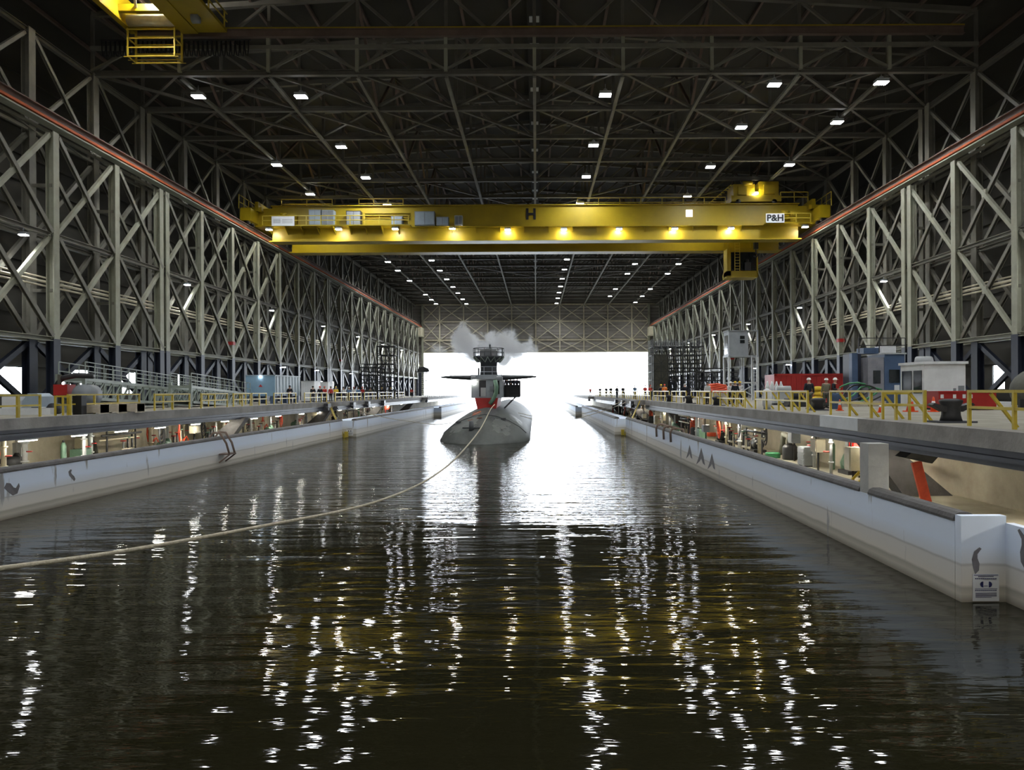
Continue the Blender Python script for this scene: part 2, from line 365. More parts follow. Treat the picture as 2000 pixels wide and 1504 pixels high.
for s in (-1,1):
    for n in range(-1, 22):
        d = 1 if n in (2, 9, 16) else 0; nth = ordw(n) if n >= 0 else 'unseen nearest'
        base = 'navy-footed ' + ('double ' if d else '') + 'steel column'
        c = empty('steel_column', (s*XF, YN(n), 0), f'{nth} cream {base} under {SIDE[s]} crane runway, counted from camera', 'column', 'cream columns under the crane runways', 0)
        inst('column_shaft', cm['f',d], c); inst('column_base_section', cm['fb',d], c)
        inst('spacer', sp, c, (0,0,0), (0,0,0 if s>0 else math.pi))
        if n in (4,10): inst('marker_band', band, c, (0,0,Z1+1.6))
        c = empty('steel_column', (s*XR, YN(n), 0), f'{nth} tall grey {base} of {SIDE[s]} rear row, counted from camera', 'column', 'grey rear columns carrying the roof', 0)
        inst('column_shaft', cm['r',d], c); inst('column_base_section', cm['rb',d], c)
# ------------------------------------------------------------------ cross braces between columns
def br(mbs, *a): return mbs
G = .30
dg = {}
def diag(key, y0,z0,y1,z1,w,m,x=0.):
    dg[key] = MB().chan((x,y0,z0),(x,y1,z1), w, w*.8, (1,0,0)).mesh('diagonal', M[m])
a, b = .35, BAY-.35
for k, (z0,z1) in enumerate(((Z1+.2,Z2-.1),(Z2+.15,Z3-.25))):
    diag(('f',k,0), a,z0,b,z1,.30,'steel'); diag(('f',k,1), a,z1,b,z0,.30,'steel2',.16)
    diag(('r',k,0), a,z0,b,z1,.30,'steel2'); diag(('r',k,1), a,z1,b,z0,.30,'steel2',.16)
diag(('r',2,0), a,Z3+.6,b,HB-.4,.26,'steel2'); diag(('r',2,1), a,HB-.4,b,Z3+.6,.26,'steel2',.16)
diag(('b',0,0), a,DECK+.3,b,Z1-.3,.36,'navy'); diag(('b',0,1), a,Z1-.3,b,DECK+.3,.36,'navy',.2)
st = {}
st['m'] = MB().ibeam((0,.3,Z2),(0,BAY-.3,Z2),.3,.3).mesh('strut', M['steel2'])
st['l'] = MB().ibeam((0,.3,Z1),(0,BAY-.3,Z1),.5,.3).mesh('strut', M['steel'])
st['t'] = MB().ibeam((0,.3,HB-.2),(0,BAY-.3,HB-.2),.35,.35).mesh('strut', M['truss'])
gus = MB()
for z in ((Z1+Z2)/2,(Z2+Z3)/2): gus.box(-.1,.1,BAY/2-.25,BAY/2+.25,z-.28,z+.28)
gus = gus.mesh('gusset', M['steel'])
for s in (-1,1):
    for n in range(-1, 21):
        nth = ordw(n+1)
        t = empty('cross_brace', (s*XF, YN(n), 0), f'cream cross bracing in {nth} bay of {SIDE[s]} runway frame', 'bracing', 'cross bracing of the runway frames')
        for k in (0,1):
            for q in (0,1): inst('diagonal', dg['f',k,q], t)
        inst('strut', st['m'], t); inst('strut', st['l'], t); inst('gusset', gus, t)
        t = empty('cross_brace', (s*XR, YN(n), 0), f'grey and navy cross bracing in {nth} bay of {SIDE[s]} rear frame', 'bracing', 'cross bracing of the rear frames')
        for k in (0,1,2):
            for q in (0,1): inst('diagonal', dg['r',k,q], t)
        for q in (0,1): inst('diagonal', dg['b',0,q], t)
        inst('strut', st['m'], t); inst('strut', st['l'], t); inst('strut', st['t'], t)
# ------------------------------------------------------------------ crane runways and side pipes
for s in (-1,1):
    x = s*XF; y0, y1 = YB+.2, YEND+.4
    t = empty('crane_runway', (x,0,0), f'{SIDE[s]} crane runway girder with orange conductor bar on the columns', 'runway girder')
    def sub(nm, m, f):
        mb = MB(); f(mb); mb.build(nm, m, t)
    sub('web_girder','rust', lambda m: m.box(-.12,.12,y0,y1,CZ+18.2,CZ+18.95))
    sub('top_flange','rust', lambda m: (m.box(-.33,.33,y0,y1,CZ+18.95,CZ+19.02), m.box(-.08,.08,y0,y1,CZ+19.02,CZ+19.17)))
    sub('conductor_bar','orange', lambda m: m.box(min(-s*.34,-s*.14),max(-s*.34,-s*.14),y0,y1,CZ+18.33,CZ+18.50))
    sub('bottom_flange','steel', lambda m: m.box(-.36,.36,y0,y1,CZ+18.1,CZ+18.2))
    def lat(m):
        for xx in (.5,1.45): m.box(min(s*xx,s*(xx+.18)),max(s*xx,s*(xx+.18)),y0,y1,CZ+17.85,CZ+18.05)
        n = 46
        for i in range(n):
            ya = y0+(y1-y0)*i/n; yb = y0+(y1-y0)*(i+1)/n; m.bar((s*.5,ya,CZ+17.95),(s*1.5,yb,CZ+17.95),.12,.1)
    sub('lateral_truss','steel2', lat)
    for k, (dz, r) in enumerate(((0,.07),(.28,.10),(.56,.06))):
        q = MB().tube((s*(XF+.45),y0,CZ+7.3+dz),(s*(XF+.45),y1,CZ+7.3+dz),r,8).build('service_pipe','cream')
        tag(q, f"{('lowest','middle, thickest','topmost')[k]} of three cream pipes running along {SIDE[s]} columns", 'pipe', 'service pipes along the columns', 'thing')
# ------------------------------------------------------------------ roof trusses
NX = [S*i for i in range(-5,6)]
def truss_parts():
    d = {}
    d['bot'] = MB().ibeam((-XR,0,HB),(XR,0,HB),.42,.42).mesh('bottom_chord', M['truss'])
    mb = MB(); mb.bar((-XR,0,roofz(XR)-.3),(0,0,roofz(0)-.3),.4); mb.bar((0,0,roofz(0)-.3),(XR,0,roofz(XR)-.3),.4)
    d['top'] = mb.mesh('top_chord', M['truss'])
    for i, x in enumerate(NX): d['p',i] = MB().bar((x,0,HB),(x,0,roofz(x)-.3),.24,.2).mesh('post', M['truss'])
    for i in range(10):
        xa, xb = NX[i], NX[i+1]; xm = (xa+xb)/2
        if i < 5: A, B = (xa,0,roofz(xa)-.3), (xb,0,HB)
        else: A, B = (xb,0,roofz(xb)-.3), (xa,0,HB)
        d['d',i] = MB().bar(A,B,.22,.2).mesh('diagonal', M['truss'])
        d['x',i] = MB().bar((xa,0,HB) if A[0]==xa else (xb,0,HB), (B[0],0,roofz(B[0])-.3),.22,.2).mesh('diagonal', M['truss'])
    return d
tp = truss_parts()
for n in range(1, 22):
    t = empty('roof_truss', (0,YN(n),0), f'{ordw(n-1)} roof truss spanning the hall, counted from the camera', 'truss', 'roof trusses')
    inst('bottom_chord', tp['bot'], t); inst('top_chord', tp['top'], t)
    for i in range(11): inst('post', tp['p',i], t)
    for i in range(10):
        inst('diagonal', tp['d',i], t)
        if n == 1: inst('diagonal', tp['x',i], t)
# bottom-chord plane bracing
xa = MB().bar((0,0,0),(S,BAY,0),.24,.2).mesh('diagonal', M['truss']); xb = MB().bar((S,0,.21),(0,BAY,.21),.24,.2).mesh('diagonal', M['truss'])
def planx(n, i, lab):
    t = empty('roof_brace', (NX[i], YN(n), HB+.0), lab, 'bracing', 'flat cross bracing between roof trusses')
    inst('diagonal', xa, t); inst('diagonal', xb, t)
for n in range(1, 21):
    for i in range(10):
        if n <= 2 or i in (0,9):
            planx(n, i, f'flat roof brace between {ordw(n-1)} and {ordw(n)} trusses, {ordw(i)} panel from left')
xl = {}
for n0 in (5, 9, 13, 17):
    for i0, i1 in ((1,3),(3,5),(5,7),(7,9)):
        A = (NX[i0],0,-.05) if i0 < 5 else (NX[i1],0,-.05); B = (NX[i1],BAY*2,-.05) if i0 < 5 else (NX[i0],BAY*2,-.05)
        o = MB().bar(A,B,.2,.16).build('roof_tie','truss'); o.location = (0,YN(n0),HB)
        tag(o, f'long slanting roof tie below {ordw(n0-1)} truss, {ordw(i0//2)} from left', 'bracing', 'slanting roof ties', 'thing')
# lengthwise members
for i, x in enumerate(NX):
    o = MB().ibeam((x,YN(1),HB-.3),(x,YEND,HB-.3),.26,.26).build('roof_beam','steel2'); tag(o, f'{ordw(i)} lengthwise roof beam from the left, along truss bottoms', 'roof beam', 'lengthwise roof beams', 'thing')
for k in range(20):
    x = -38+4*k; o = MB().ibeam((x,-13,roofz(x)-.12),(x,YEND,roofz(x)-.12),.2,.28).build('roof_purlin','rust'); tag(o, f'{ordw(k)} purlin from the left under the roof sheeting', 'purlin', 'roof purlins', 'thing')
sw = {}
for i in (1,3,5,7,9):
    sw[i] = (MB().bar((0,.2,HB+.2),(0,BAY-.2,roofz(NX[i])-.5),.22,.2).mesh('sway_brace', M['rust']), MB().bar((0,.2,roofz(NX[i])-.5),(0,BAY-.2,HB+.2),.22,.2).mesh('sway_brace', M['rust']))
    for n in range(1, 20):
        o = inst('sway_brace', sw[i][n % 2], None, (NX[i], YN(n), 0)); tag(o, f'sloping brown brace above {ordw(n-1)} roof bay, {ordw(i//2)} brace line from left', 'bracing', 'sloping braces inside the roof', 'thing')
t = empty('ridge_vent', (0,0,roofz(0)-.3), 'long dark ridge vent with pale slots running under the roof centre', 'roof vent')
MB().box(-.6,.6,30,YEND-1,-.35,0).build('housing','gapdark',t)
mb = MB()
for k in range(36): mb.box(-.42,-.16,34+5*k,35+5*k,-.42,-.36); mb.box(.16,.42,34+5*k,35+5*k,-.42,-.36)
mb.build('slot','lgrey',t)
# the runway beam of the upper crane on the first truss
y1 = YN(1)-.45; zb = CZ+27.75
t = empty('upper_runway', (0,y1,0), 'rusty yellow runway beam crossing the hall along the nearest truss', 'runway girder')
MB().ibeam((-30.8,0,zb),(33.2,0,zb),.4,.6).build('beam','rust',t)
MB().box(-30.8,33.2,-.16,.16,zb+.3,zb+.42).build('rail','yellow',t)
MB().bar((-XR,.2,CZ+26.75),(XR,.2,CZ+26.75),.26,.3).build('mid_chord','steel2',t)
for i in range(1,10): MB().bar((NX[i],.2,HB),(NX[i],.2,zb-.3),.26,.24).build('hanger','steel',t)
for i in range(10):
    for xx in (NX[i], NX[i+1]): MB().bar((xx,.2,HB+.15),((NX[i]+NX[i+1])/2,.2,CZ+26.7),.17).build('diagonal','steel2',t)
# end wall frame
ZE = [16.1, CZ+14.7, CZ+20.0, HB]
ye = YEND+.25
for k, z in enumerate(ZE):
    o = MB().ibeam((-32.5 if k<3 else -XR,ye,z),(32.5 if k<3 else XR,ye,z),.35,.35).build('girt','cream'); tag(o, f"{('lowest','second','third','topmost')[k]} horizontal girt across the end wall, counted upward", 'girt', 'end wall girts', 'thing')
for i in range(1,10):
    o = MB().ibeam((NX[i],ye-.1,16),(NX[i],ye-.1,HB),.34,.34,(1,0,0)).build('wall_post','cream'); tag(o, f'{ordw(i-1)} upright post from the left on the end wall', 'post', 'end wall posts', 'thing')
for k in range(3):
    for i in range(10):
        xl_, xr_ = max(NX[i],-32.4), min(NX[i+1],32.4)
        t = empty('end_wall_brace', (0,ye,0), f"end wall cross brace, {('bottom','middle','top')[k]} row, {ordw(i)} from left", 'bracing', 'cross braces on the end wall')
        MB().bar((xl_,0,ZE[k]),(xr_,0,ZE[k+1]),.2).build('diagonal','cream',t); MB().bar((xl_,-.21,ZE[k+1]),(xr_,-.27,ZE[k]),.2).build('diagonal','cream',t)
for s in (-1,1):
    o = MB().ibeam((s*32.4,ye-.2,DECK),(s*32.4,ye-.2,HB),.6,.6).build('wall_post','steel'); tag(o, f'tall jamb post at {SIDE[s]} edge of the bright opening', 'post', 'opening jamb posts', 'thing')
    o = MB().box(min(s*31.9,s*33.9),max(s*31.9,s*33.9),YEND-6,YEND,CZ+15.6,CZ+18.).build('runway_bracket','cream'); tag(o, f'beige boxed bracket under far end of {SIDE[s]} runway', 'bracket', 'runway end brackets', 'thing')
# ------------------------------------------------------------------ lamps
lh = MB().bx((0,0,.18),(.95,.75,.24)).lathe((0,0,.3),[(.22,0),(.16,.22),(.05,.3)],10); lh.tube((0,0,.5),(0,0,.95),.035,6)
LH = lh.mesh('housing', M['lgrey']); LL = MB().bx((0,0,.03),(.92,.70,.06)).mesh('lens', M['lens'])
HL = 24.0
def spot(par, p, w, z=-.03, ang=156):
    l = bpy.data.lights.new('lamp_beam','SPOT'); l.energy = w; l.spot_size = math.radians(ang); l.spot_blend = .7; l.shadow_soft_size = .3; l.color = (.95,.98,1.)
    o = bpy.data.objects.new('lamp_beam', l); COL.objects.link(o); o.parent = par; o.location = (0,0,z)
def ceil_lamp(x, y, z, lab, group='high bay lamps under the roof'):
    t = empty('high_bay_lamp', (x,y,z), lab, 'lamp', group); inst('housing', LH, t); inst('lens', LL, t); spot(t, None, 2200)
rows = [(-27.3,'first',[(392,190),(544,323),(608,380),(758,512),(777,529),(799,549),(829,576),(840,586),(853,594)]),
 (-19.0,'second',[(597,190),(675,288),(721,348),(762,401),(845,509),(862,529),(875,546),(886,561),(896,573),(905,585),(911,594)]),
 (5.75,'third',[(1184,187),(1160,285),(1146,346),(1134,398),(1108,507),(1104,527),(1100,545),(1097,560),(1094,572),(1092,583),(1090,593)]),
 (18.9,'fourth',[(1513,167),(1450,250),(1387,327),(1343,385),(1260,493),(1243,516),(1228,535),(1205,565),(1195,579)]),
 (27.2,'fifth',[(1722,163),(1636,240),(1543,323),(1354,491),(1330,516),(1308,535),(1275,565),(1260,579),(1244,591)])]
for x, rn, pts in rows:
    for k, (px, py) in enumerate(pts):
        v = -(py-CY+ROLL*(px-CX)); Y = min((HL+.0)*F/v, YEND-3)
        ceil_lamp(x, Y, CZ+HL, f'{ordw(k)} bright high bay lamp in {rn} lamp row from left, counted from camera')
    for k, Y in enumerate((8,22,36)):  # lamps added out of view so the foreground is lit
        ceil_lamp(x, Y, CZ+27.5, f'added unseen high bay lamp above the near water, {rn} lamp row from left', 'added near lamps above the camera')
fh = MB().bx((0,0,.1),(.5,.4,.16)); fh.tube((0,0,.15),(0,0,.45),.03,6)
FH = fh.mesh('housing', M['grey']); FL = MB().bx((0,0,-.01),(.46,.36,.06)).mesh('lens', M['lens'])
for s in (-1,1):
    for k in range(7):
        t = empty('frame_lamp', (s*(XF-.15), 49.+23*k, Z2-.62), (f'{ordw(k if s < 0 else k-1)} small lamp hung on {SIDE[s]} columns at mid height, counted from camera' if s < 0 or k else 'small lamp on the right columns beyond the picture edge'), 'lamp', 'lamps on the column frames')
        inst('housing', FH, t); inst('lens', FL, t); spot(t, None, 500, -.06)
    for k, Y in enumerate((98, 113, 134)):
        t = empty('frame_lamp', (s*(XF-.6), Y, Z1-.5), f'{ordw(k)} small lamp hung low on {SIDE[s]} columns above the deck', 'lamp', 'low lamps on the column frames')
        inst('housing', FH, t); inst('lens', FL, t)
for k, x in enumerate((-16, 0, 16)):  # added out of view to light the wall corner that faces the camera
    t = empty('wall_floodlight', (x, YB+.4, 13.), f'{ordw(k)} added floodlight from left on the unseen wall behind the camera', 'lamp', 'added floodlights behind the camera')
    MB().box(-.5,.5,-.7,-.06,-.4,.4).build('housing','grey',t); MB().box(-.46,.46,-.06,0,-.36,.36).build('lens','lensb',t)
# strip lights under the decks
SH = MB().box(-.11,.11,-.62,.62,0,.09).tube((0,-.5,.09),(0,-.5,.62),.02,5).tube((0,.5,.09),(0,.5,.62),.02,5).mesh('housing', M['white']); SL = MB().box(-.045,.045,-.6,.6,-.04,0).mesh('lens', M['lensg'])
def strip(s, k, y):
    x = -23.5 if s < 0 else 13.3
    t = empty('strip_light', (x,y,DECK-(1.05 if s < 0 else .95)), (f'{ordw(k-(3 if s < 0 else 3))} fluorescent strip light under {SIDE[s]} deck, counted from camera' if k >= 3 else f'fluorescent strip light under the {SIDE[s]} deck beyond the picture edge'), 'lamp', 'strip lights under the decks')
    inst('housing', SH, t); inst('lens', SL, t)
for k, y in enumerate((22,26.5,31,35.5,39.5,43.5,48,53,58,64,70,77,84,92,101,111,122,134)): strip(-1,k,y)
for k, y in enumerate((12,17,21.5,26.8,31,35,39.5,44,49,54,60,66,73,80,88,98,110)): strip(1,k,y)
# ------------------------------------------------------------------ big overhead crane
YC = 90.1; XT = 32.8; zt, zb0, zm = CZ+21.6, CZ+17.5, CZ+19.15
t = empty('overhead_crane', (0,YC,0), 'yellow double-girder overhead crane spanning the whole hall', 'crane')
def cp(nm, m, f, par=None, lab=None):
    mb = MB(); f(mb); o = mb.build(nm, m, par or t)
    if lab: o['label'] = lab
    return o
def girder(m, y):
    m.box(-30.6,30.6,y-.7,y+.7,zb0+.12,zt)
    m.box(-30.9,30.9,y-.95,y+.95,zb0,zb0+.12); m.box(-30.7,30.7,y-.95,y+.95,zt,zt+.1)
    for s in (-1,1): m.box(min(s*30.6,s*32.6),max(s*30.6,s*32.6),y-.7,y+.7,CZ+19.3,zt-.2)
cp('girder','yellow', lambda m: girder(m, 0.)); cp('girder','yellow', lambda m: girder(m, 7.2))
for s in (-1,1):
    e = cp('end_truck','yellow', lambda m: (m.box(min(s*32.2,s*33.4),max(s*32.2,s*33.4),-3.2,10.4,CZ+19.5,CZ+20.9), m.box(min(s*31.6,s*34.),max(s*31.6,s*34.),-1.4,1.4,CZ+20.9,CZ+21.4), m.box(min(s*31.9,s*32.3),max(s*31.9,s*32.3),-1.6,8.6,CZ+20.9,CZ+22.)))
    for yy in (-2.6,-1.2,8.4,9.8): cp('wheel','dark', lambda m: m.cone((s*32.55,yy,CZ+19.55),(s*33.05,yy,CZ+19.55),.36,.36,16), e)
    cp('rail','yrail', lambda m: [m.bar((s*33.6,yy,CZ+20.9),(s*33.6,yy,CZ+22.5),.08) for yy in (-3,-1.5,0,2,4,6,8,10)]+[m.bar((s*33.6,-3,z),(s*33.6,10,z),.07) for z in (CZ+21.7,CZ+22.5)], e)
# walkway along the near girder
wk = cp('walkway','yellow', lambda m: (m.box(-31.2,-14.3,-2.3,-.7,zm-.12,zm), m.box(26.4,31.6,-2.3,-.7,zm-.12,zm), m.box(-14.3,26.4,-1.25,-.7,zm-.1,zm), [m.poly([(-30.6+1.84*k,-2.2,zm-.12),(-30.6+1.84*k,-.7,zm-.12),(-30.6+1.84*k,-.7,zm-.85)],(.06,0,0)) for k in range(9)], [m.poly([(-12.5+2.8*k,-1.2,zm-.1),(-12.5+2.8*k,-.7,zm-.1),(-12.5+2.8*k,-.7,zm-.7)],(.06,0,0)) for k in range(14)]))
def rl(m, x0, x1, y, z, h=1.05, st=1.7, r=.045):
    n = max(1, round(abs(x1-x0)/st))
    for i in range(n+1): m.bar((x0+(x1-x0)*i/n,y,z),(x0+(x1-x0)*i/n,y,z+h),r*2)
    for q in (.5,1.): m.bar((x0,y,z+h*q),(x1,y,z+h*q),r*2)
cp('handrail','yrail', lambda m: rl(m,-31.2,-14.5,-2.25,zm), wk); cp('handrail','yrail', lambda m: rl(m,26.6,31.5,-2.25,zm), wk)
cp('handrail','yrail', lambda m: rl(m,-20.8,-15.6,.6,zt+.1,1.1)); cp('handrail','yrail', lambda m: rl(m,5,22.5,.7,zt+.1,1.1,2.4)); cp('handrail','yrail', lambda m: rl(m,-30,-24,.7,zt+.1,1.1,2.4))
for (x0,x1,h,m_,lb) in ((-26.1,-24.7,1.9,'grey','tall grey control cabinet on the walkway'),(-24.6,-23.2,1.85,'blue2','pale blue-grey control cabinet on the walkway'),(-21.8,-20.1,1.75,'dark','dark grey control cabinet on the walkway'),(-16.6,-15.3,1.1,'grey','low grey control cabinet beside the lamp'),(-13.9,-11.6,1.65,'grey','wide grey control cabinet near the girder middle'),(-11.4,-10.0,1.0,'grey','low dark grey cabinet near the girder middle'),(-9.3,-8.4,1.15,'lgrey','small pale cabinet at the cabinet row end')):
    q = cp('control_cabinet', m_, lambda m: m.box(x0,x1,-1.6,-.72,zm+.02,zm+h), None, lb)
    cp('door','grey' if m_!='grey' else 'blue2', lambda m: (m.box(x0+.08,(x0+x1)/2-.03,-1.64,-1.6,zm+.12,zm+h-.1), m.box((x0+x1)/2+.03,x1-.08,-1.64,-1.6,zm+.12,zm+h-.1)), q)
for x0 in (-30.2, 27.6):
    q = cp('travel_drive','yellow', lambda m: (m.box(x0+.1,x0+2.6,-1.9,-.8,zm+.02,zm+.25), m.tube((x0+.3,-1.4,zm+.75),(x0+1.7,-1.4,zm+.75),.36,12), m.box(x0+1.7,x0+2.6,-1.85,-.9,zm+.25,zm+1.35), m.tube((x0+.8,-1.4,zm+1.35),(x0+1.5,-1.4,zm+1.35),.24,10)))
    cp('coupling','dark', lambda m: m.tube((x0+.02,-1.4,zm+.75),(x0+.3,-1.4,zm+.75),.22,10), q)
cp('cable_tray','yellow', lambda m: (m.box(-19.8,-14.6,-.85,-.71,zm+1.3,zm+1.4), m.box(-19.8,-14.6,-.85,-.71,zm+1.6,zm+1.7), m.box(-19.8,-14.6,-.85,-.71,zm+1.0,zm+1.1)))
# signs
def text(body, size, m, par, loc, rot=(math.pi/2,0,0), ext=.01, sx=1.):
    c = bpy.data.curves.new('lettering', 'FONT'); c.body = body; c.size = size; c.align_x = 'CENTER'; c.align_y = 'CENTER'; c.extrude = ext; c.offset = size*.034
    o = bpy.data.objects.new('lettering', c); COL.objects.link(o); me = bpy.data.meshes.new_from_object(o.evaluated_get(bpy.context.evaluated_depsgraph_get())); bpy.data.objects.remove(o); me.materials.clear(); me.materials.append(M[m])
    o = bpy.data.objects.new('lettering', me); COL.objects.link(o); o.parent = par; o.location = loc; o.rotation_euler = rot; o.scale = (sx,1,1); return o
q = cp('sign_panel','cream', lambda m: m.box(26.35,28.45,-2.42,-2.36,zm-.05,zm+1.0), None, 'cream maker sign with black letters')
q.data.materials[0] = M['white']; text('P&H', 1.0, 'black', q, (27.4,-2.44,zm+.46), sx=1.05)
q = cp('sign_panel','white', lambda m: m.box(-30.1,-27.5,-2.42,-2.36,zm-.12,zm+.95), None, 'white notice panel with grey print')
mb = MB()
for r in range(4):
    for k in range(7): mb.box(-29.9+.1*k*1.2,-29.82+.1*k*1.2,-2.43,-2.42,zm+.18+.13*r,zm+.26+.13*r)
for r in range(3): mb.box(-28.9,-27.7,-2.43,-2.42,zm+.2+.17*r,zm+.24+.17*r)
mb.build('lettering','grey',q)
text('H', 1.75, 'black', t, (-.5,-.73,zm+1.4), sx=1.0)
q = cp('sign_panel','white', lambda m: m.box(17.55,18.3,-.78,-.72,zm+1.05,zm+1.85), None, 'white square panel with its own glow'); q.data.materials[0] = mat('glowing_white_panel',(.9,.9,.9),.5,emit=(1,1,1),es=1.2)  # panel given a glow of its own to read as a bright square
# floodlights below the walkway
CL = MB().bx((0,0,-.02),(.62,.42,.06)).mesh('lens', M['lensc'])
for k, px in enumerate((530,665,775,886,993,1103,1211,1320,1430,1571)):
    x = (px-CX)/F*(YC-1.5); wide = px < 900 or px > 1500
    fl = cp('floodlight','grey', lambda m: (m.bx((x,-2.0 if wide else -1.35,zm-.36),(.68,.48,.2)), m.bar((x-.3,-2. if wide else -1.35,zm-.3),(x-.3,-1.2 if wide else -.9,zm-.1),.06), m.bar((x+.3,-2. if wide else -1.35,zm-.3),(x+.3,-1.2 if wide else -.9,zm-.1),.06)))
    inst('lens', CL, fl, (x,-2.0 if wide else -1.35,zm-.47))
# trolley
tr = cp('trolley','yellow', lambda m: (m.box(22.8,28.6,-.9,8.2,zt+.3,zt+1.0), m.box(23.1,25.6,-.6,2.2,zt+1.0,zt+2.4), m.box(26.1,28.4,-.6,2.4,zt+1.0,zt+2.7), m.box(25.6,26.1,-.3,2,zt+1.,zt+1.6)))
cp('hoist_drum','dark', lambda m: m.cone((23.4,3.6,zt+1.6),(28.2,3.6,zt+1.6),.6,.6,18), tr)
cp('gearbox','yellow', lambda m: (m.box(23.6,24.6,-.9,-.6,zt+1.1,zt+2.1), m.box(26.6,27.9,-.85,-.6,zt+1.2,zt+2.3), m.tube((24.2,-.7,zt+2.5),(25.3,-.7,zt+2.5),.22,10)), tr)
cp('wheel','dark', lambda m: [m.cone((x,-.9,zt+.3),(x,-.6,zt+.3),.3,.3,14) for x in (23.6,27.8)], tr)
cp('handrail','yrail', lambda m: (rl(m,22.8,28.6,8.2,zt+1.0), rl(m,28.6,31.8,-.6,zt+.3,1.15,1.6)), tr)
cp('lamp_lens','lensc', lambda m: m.ball((25.7,-1.0,zt+1.25),(.2,.12,.16),10,6), tr)
mb = MB()
for k in range(9): mb.bar((20.2+.32*k,-.5,zt+.15+.26*k),(20.5+.32*k,-.5,zt+.15+.26*k),.08)
mb.bar((20.1,-.5,zt+.05),(22.9,-.5,zt+2.4),.08); mb.build('stair','yrail',tr)
# operator cab on hangers
cab = cp('operator_cab','yellow', lambda m: (m.box(23.3,23.75,3.2,5.0,CZ+13.9,CZ+17.2), m.box(23.3,27.,3.2,5.6,CZ+13.7,CZ+14.5), m.box(23.8,27.,3.2,5.6,CZ+16.8,CZ+17.3), m.box(26.9,27.05,3.2,5.6,CZ+13.8,CZ+17.)))
cp('window','glass', lambda m: m.box(23.8,26.9,3.5,5.4,CZ+14.5,CZ+16.8), cab)
cp('hanger','yellow', lambda m: [m.bar((x,y,CZ+17.2),(x,y,zt+.3),.14) for x in (23.5,26.8) for y in (3.3,5.4)], cab)
cp('ladder','yrail', lambda m: ([m.bar((x,3.1,CZ+14.5),(x,3.1,CZ+19.5),.07) for x in (24.2,24.8)]+[m.bar((24.2,3.1,CZ+14.7+.35*k),(24.8,3.1,CZ+14.7+.35*k),.05) for k in range(14)]), cab)
cp('seat','dark', lambda m: (m.box(25.4,26.1,2.9,3.15,CZ+14.5,CZ+15.5), m.ball((25.7,3.0,CZ+15.7),(.22,.2,.22),10,6)), cab)
hk = cp('hook_block','dark', lambda m: (m.box(26.2,26.7,1.8,2.3,CZ+16.9,CZ+17.7), m.path([(26.45,2.05,CZ+16.9),(26.45,2.05,CZ+16.5),(26.7,2.05,CZ+16.2),(26.5,2.05,CZ+15.95),(26.2,2.05,CZ+16.1)],.09,8)))
cp('hoist_rope','dark', lambda m: [m.tube((x,2.05,CZ+17.7),(x,2.05,zt+.3),.03,5) for x in (26.3,26.6)], hk)
# ------------------------------------------------------------------ upper crane at top left
yE = YN(1)-1.3; zU = CZ+27.35
t2 = empty('upper_crane', (-27,yE-8,zU), 'yellow underhung crane bridge at the top left corner', 'crane')
def c2(nm, m, f, par=None, lab=None):
    mb = MB(); f(mb); mb.v = [(x+27,y-yE+8,z-zU) for x,y,z in mb.v] if par is None else mb.v; o = mb.build(nm, m, par or t2)
    if lab: o['label'] = lab
    return o
c2('girder','yellow', lambda m: m.box(-30.75,-30.3,30,yE,zU,zU+2.0)); c2('girder','yellow', lambda m: (m.box(-26.8,-25.6,30,yE,zU,zU+1.5), m.box(-25.6,-23.4,30,yE,zU+.1,zU+.35)))
c2('end_carriage','yellow', lambda m: (m.box(-30.3,-26.8,yE-.9,yE-.2,zU+.25,zU+1.1), m.box(-30.3,-26.8,yE-2.6,yE-2.2,zU+.5,zU+1.)))
c2('axle_tube','cream', lambda m: m.cone((-30.3,yE-1.2,zU+.45),(-26.8,yE-1.2,zU+.45),.42,.42,16))
c2('brace','cream', lambda m: m.bar((-29.2,yE-2.2,zU+.7),(-28.2,yE-4.4,zU+1.2),.18))
c2('handrail','yrail', lambda m: ([m.bar((-23.4,30+2.8*k,zU+.3),(-23.4,30+2.8*k,zU+1.5),.09) for k in range(11)], m.bar((-23.4,30,zU+1.5),(-23.4,yE,zU+1.5),.09), m.bar((-23.4,30,zU+.9),(-23.4,yE,zU+.9),.08)))
c2('hose_reel','grey', lambda m: (m.cone((-24.9,yE-2.6,zU-.1),(-24.4,yE-2.6,zU-.1),.35,.35,14), m.cone((-24.9,yE-6.,zU-.1),(-24.3,yE-6.,zU-.1),.35,.35,14)))
def basket(m):
    x0, x1, y, zt_, zb_ = -30.4, -26.9, yE+.1, zU-.05, zU-2.15
    for x in (x0,x1): m.bar((x,y,zb_),(x,y,zt_+.9),.13); m.bar((x,y-1.2,zb_),(x,y-1.2,zt_),.1)
    for z in (zt_-.1,zt_-.75,zt_-1.45,zb_): m.bar((x0,y,z),(x1,y,z),.1); m.bar((x0,y-1.2,z),(x1,y-1.2,z),.08)
    [m.box(x0-.3,x1+.3,y-1.22+.6*k,y-1.16+.6*k,zb_-.06,zb_) for k in range(3)]
    for z in (zt_-.75,zb_): 
        for x in (x0,x1): m.bar((x,y-1.2,z),(x,y,z),.08)
c2('basket','yrail', basket)
c2('lamp_lens','lensb', lambda m: m.bx((-28.0,yE-3.4,zU+1.5),(.9,.7,.12)))
for k in range(34):
    pass
f = empty('cable_festoon', (-28,yE+.6,zU-.2), 'row of black cable loops hung along the upper runway beam', 'cable')
MB().bar((-5.4,0,0),(6.2,0,0),.12).build('track','dark',f)
lp = MB().path([(0,0,0),(.02,0,-.7),(.1,.02,-1.15),(.2,.02,-1.2),(.28,0,-.75),(.3,0,0)],.05,6).mesh('cable_loop',M['black'])
for k in range(32): inst('cable_loop', lp, f, (-5.3+.355*k,0,-.05))
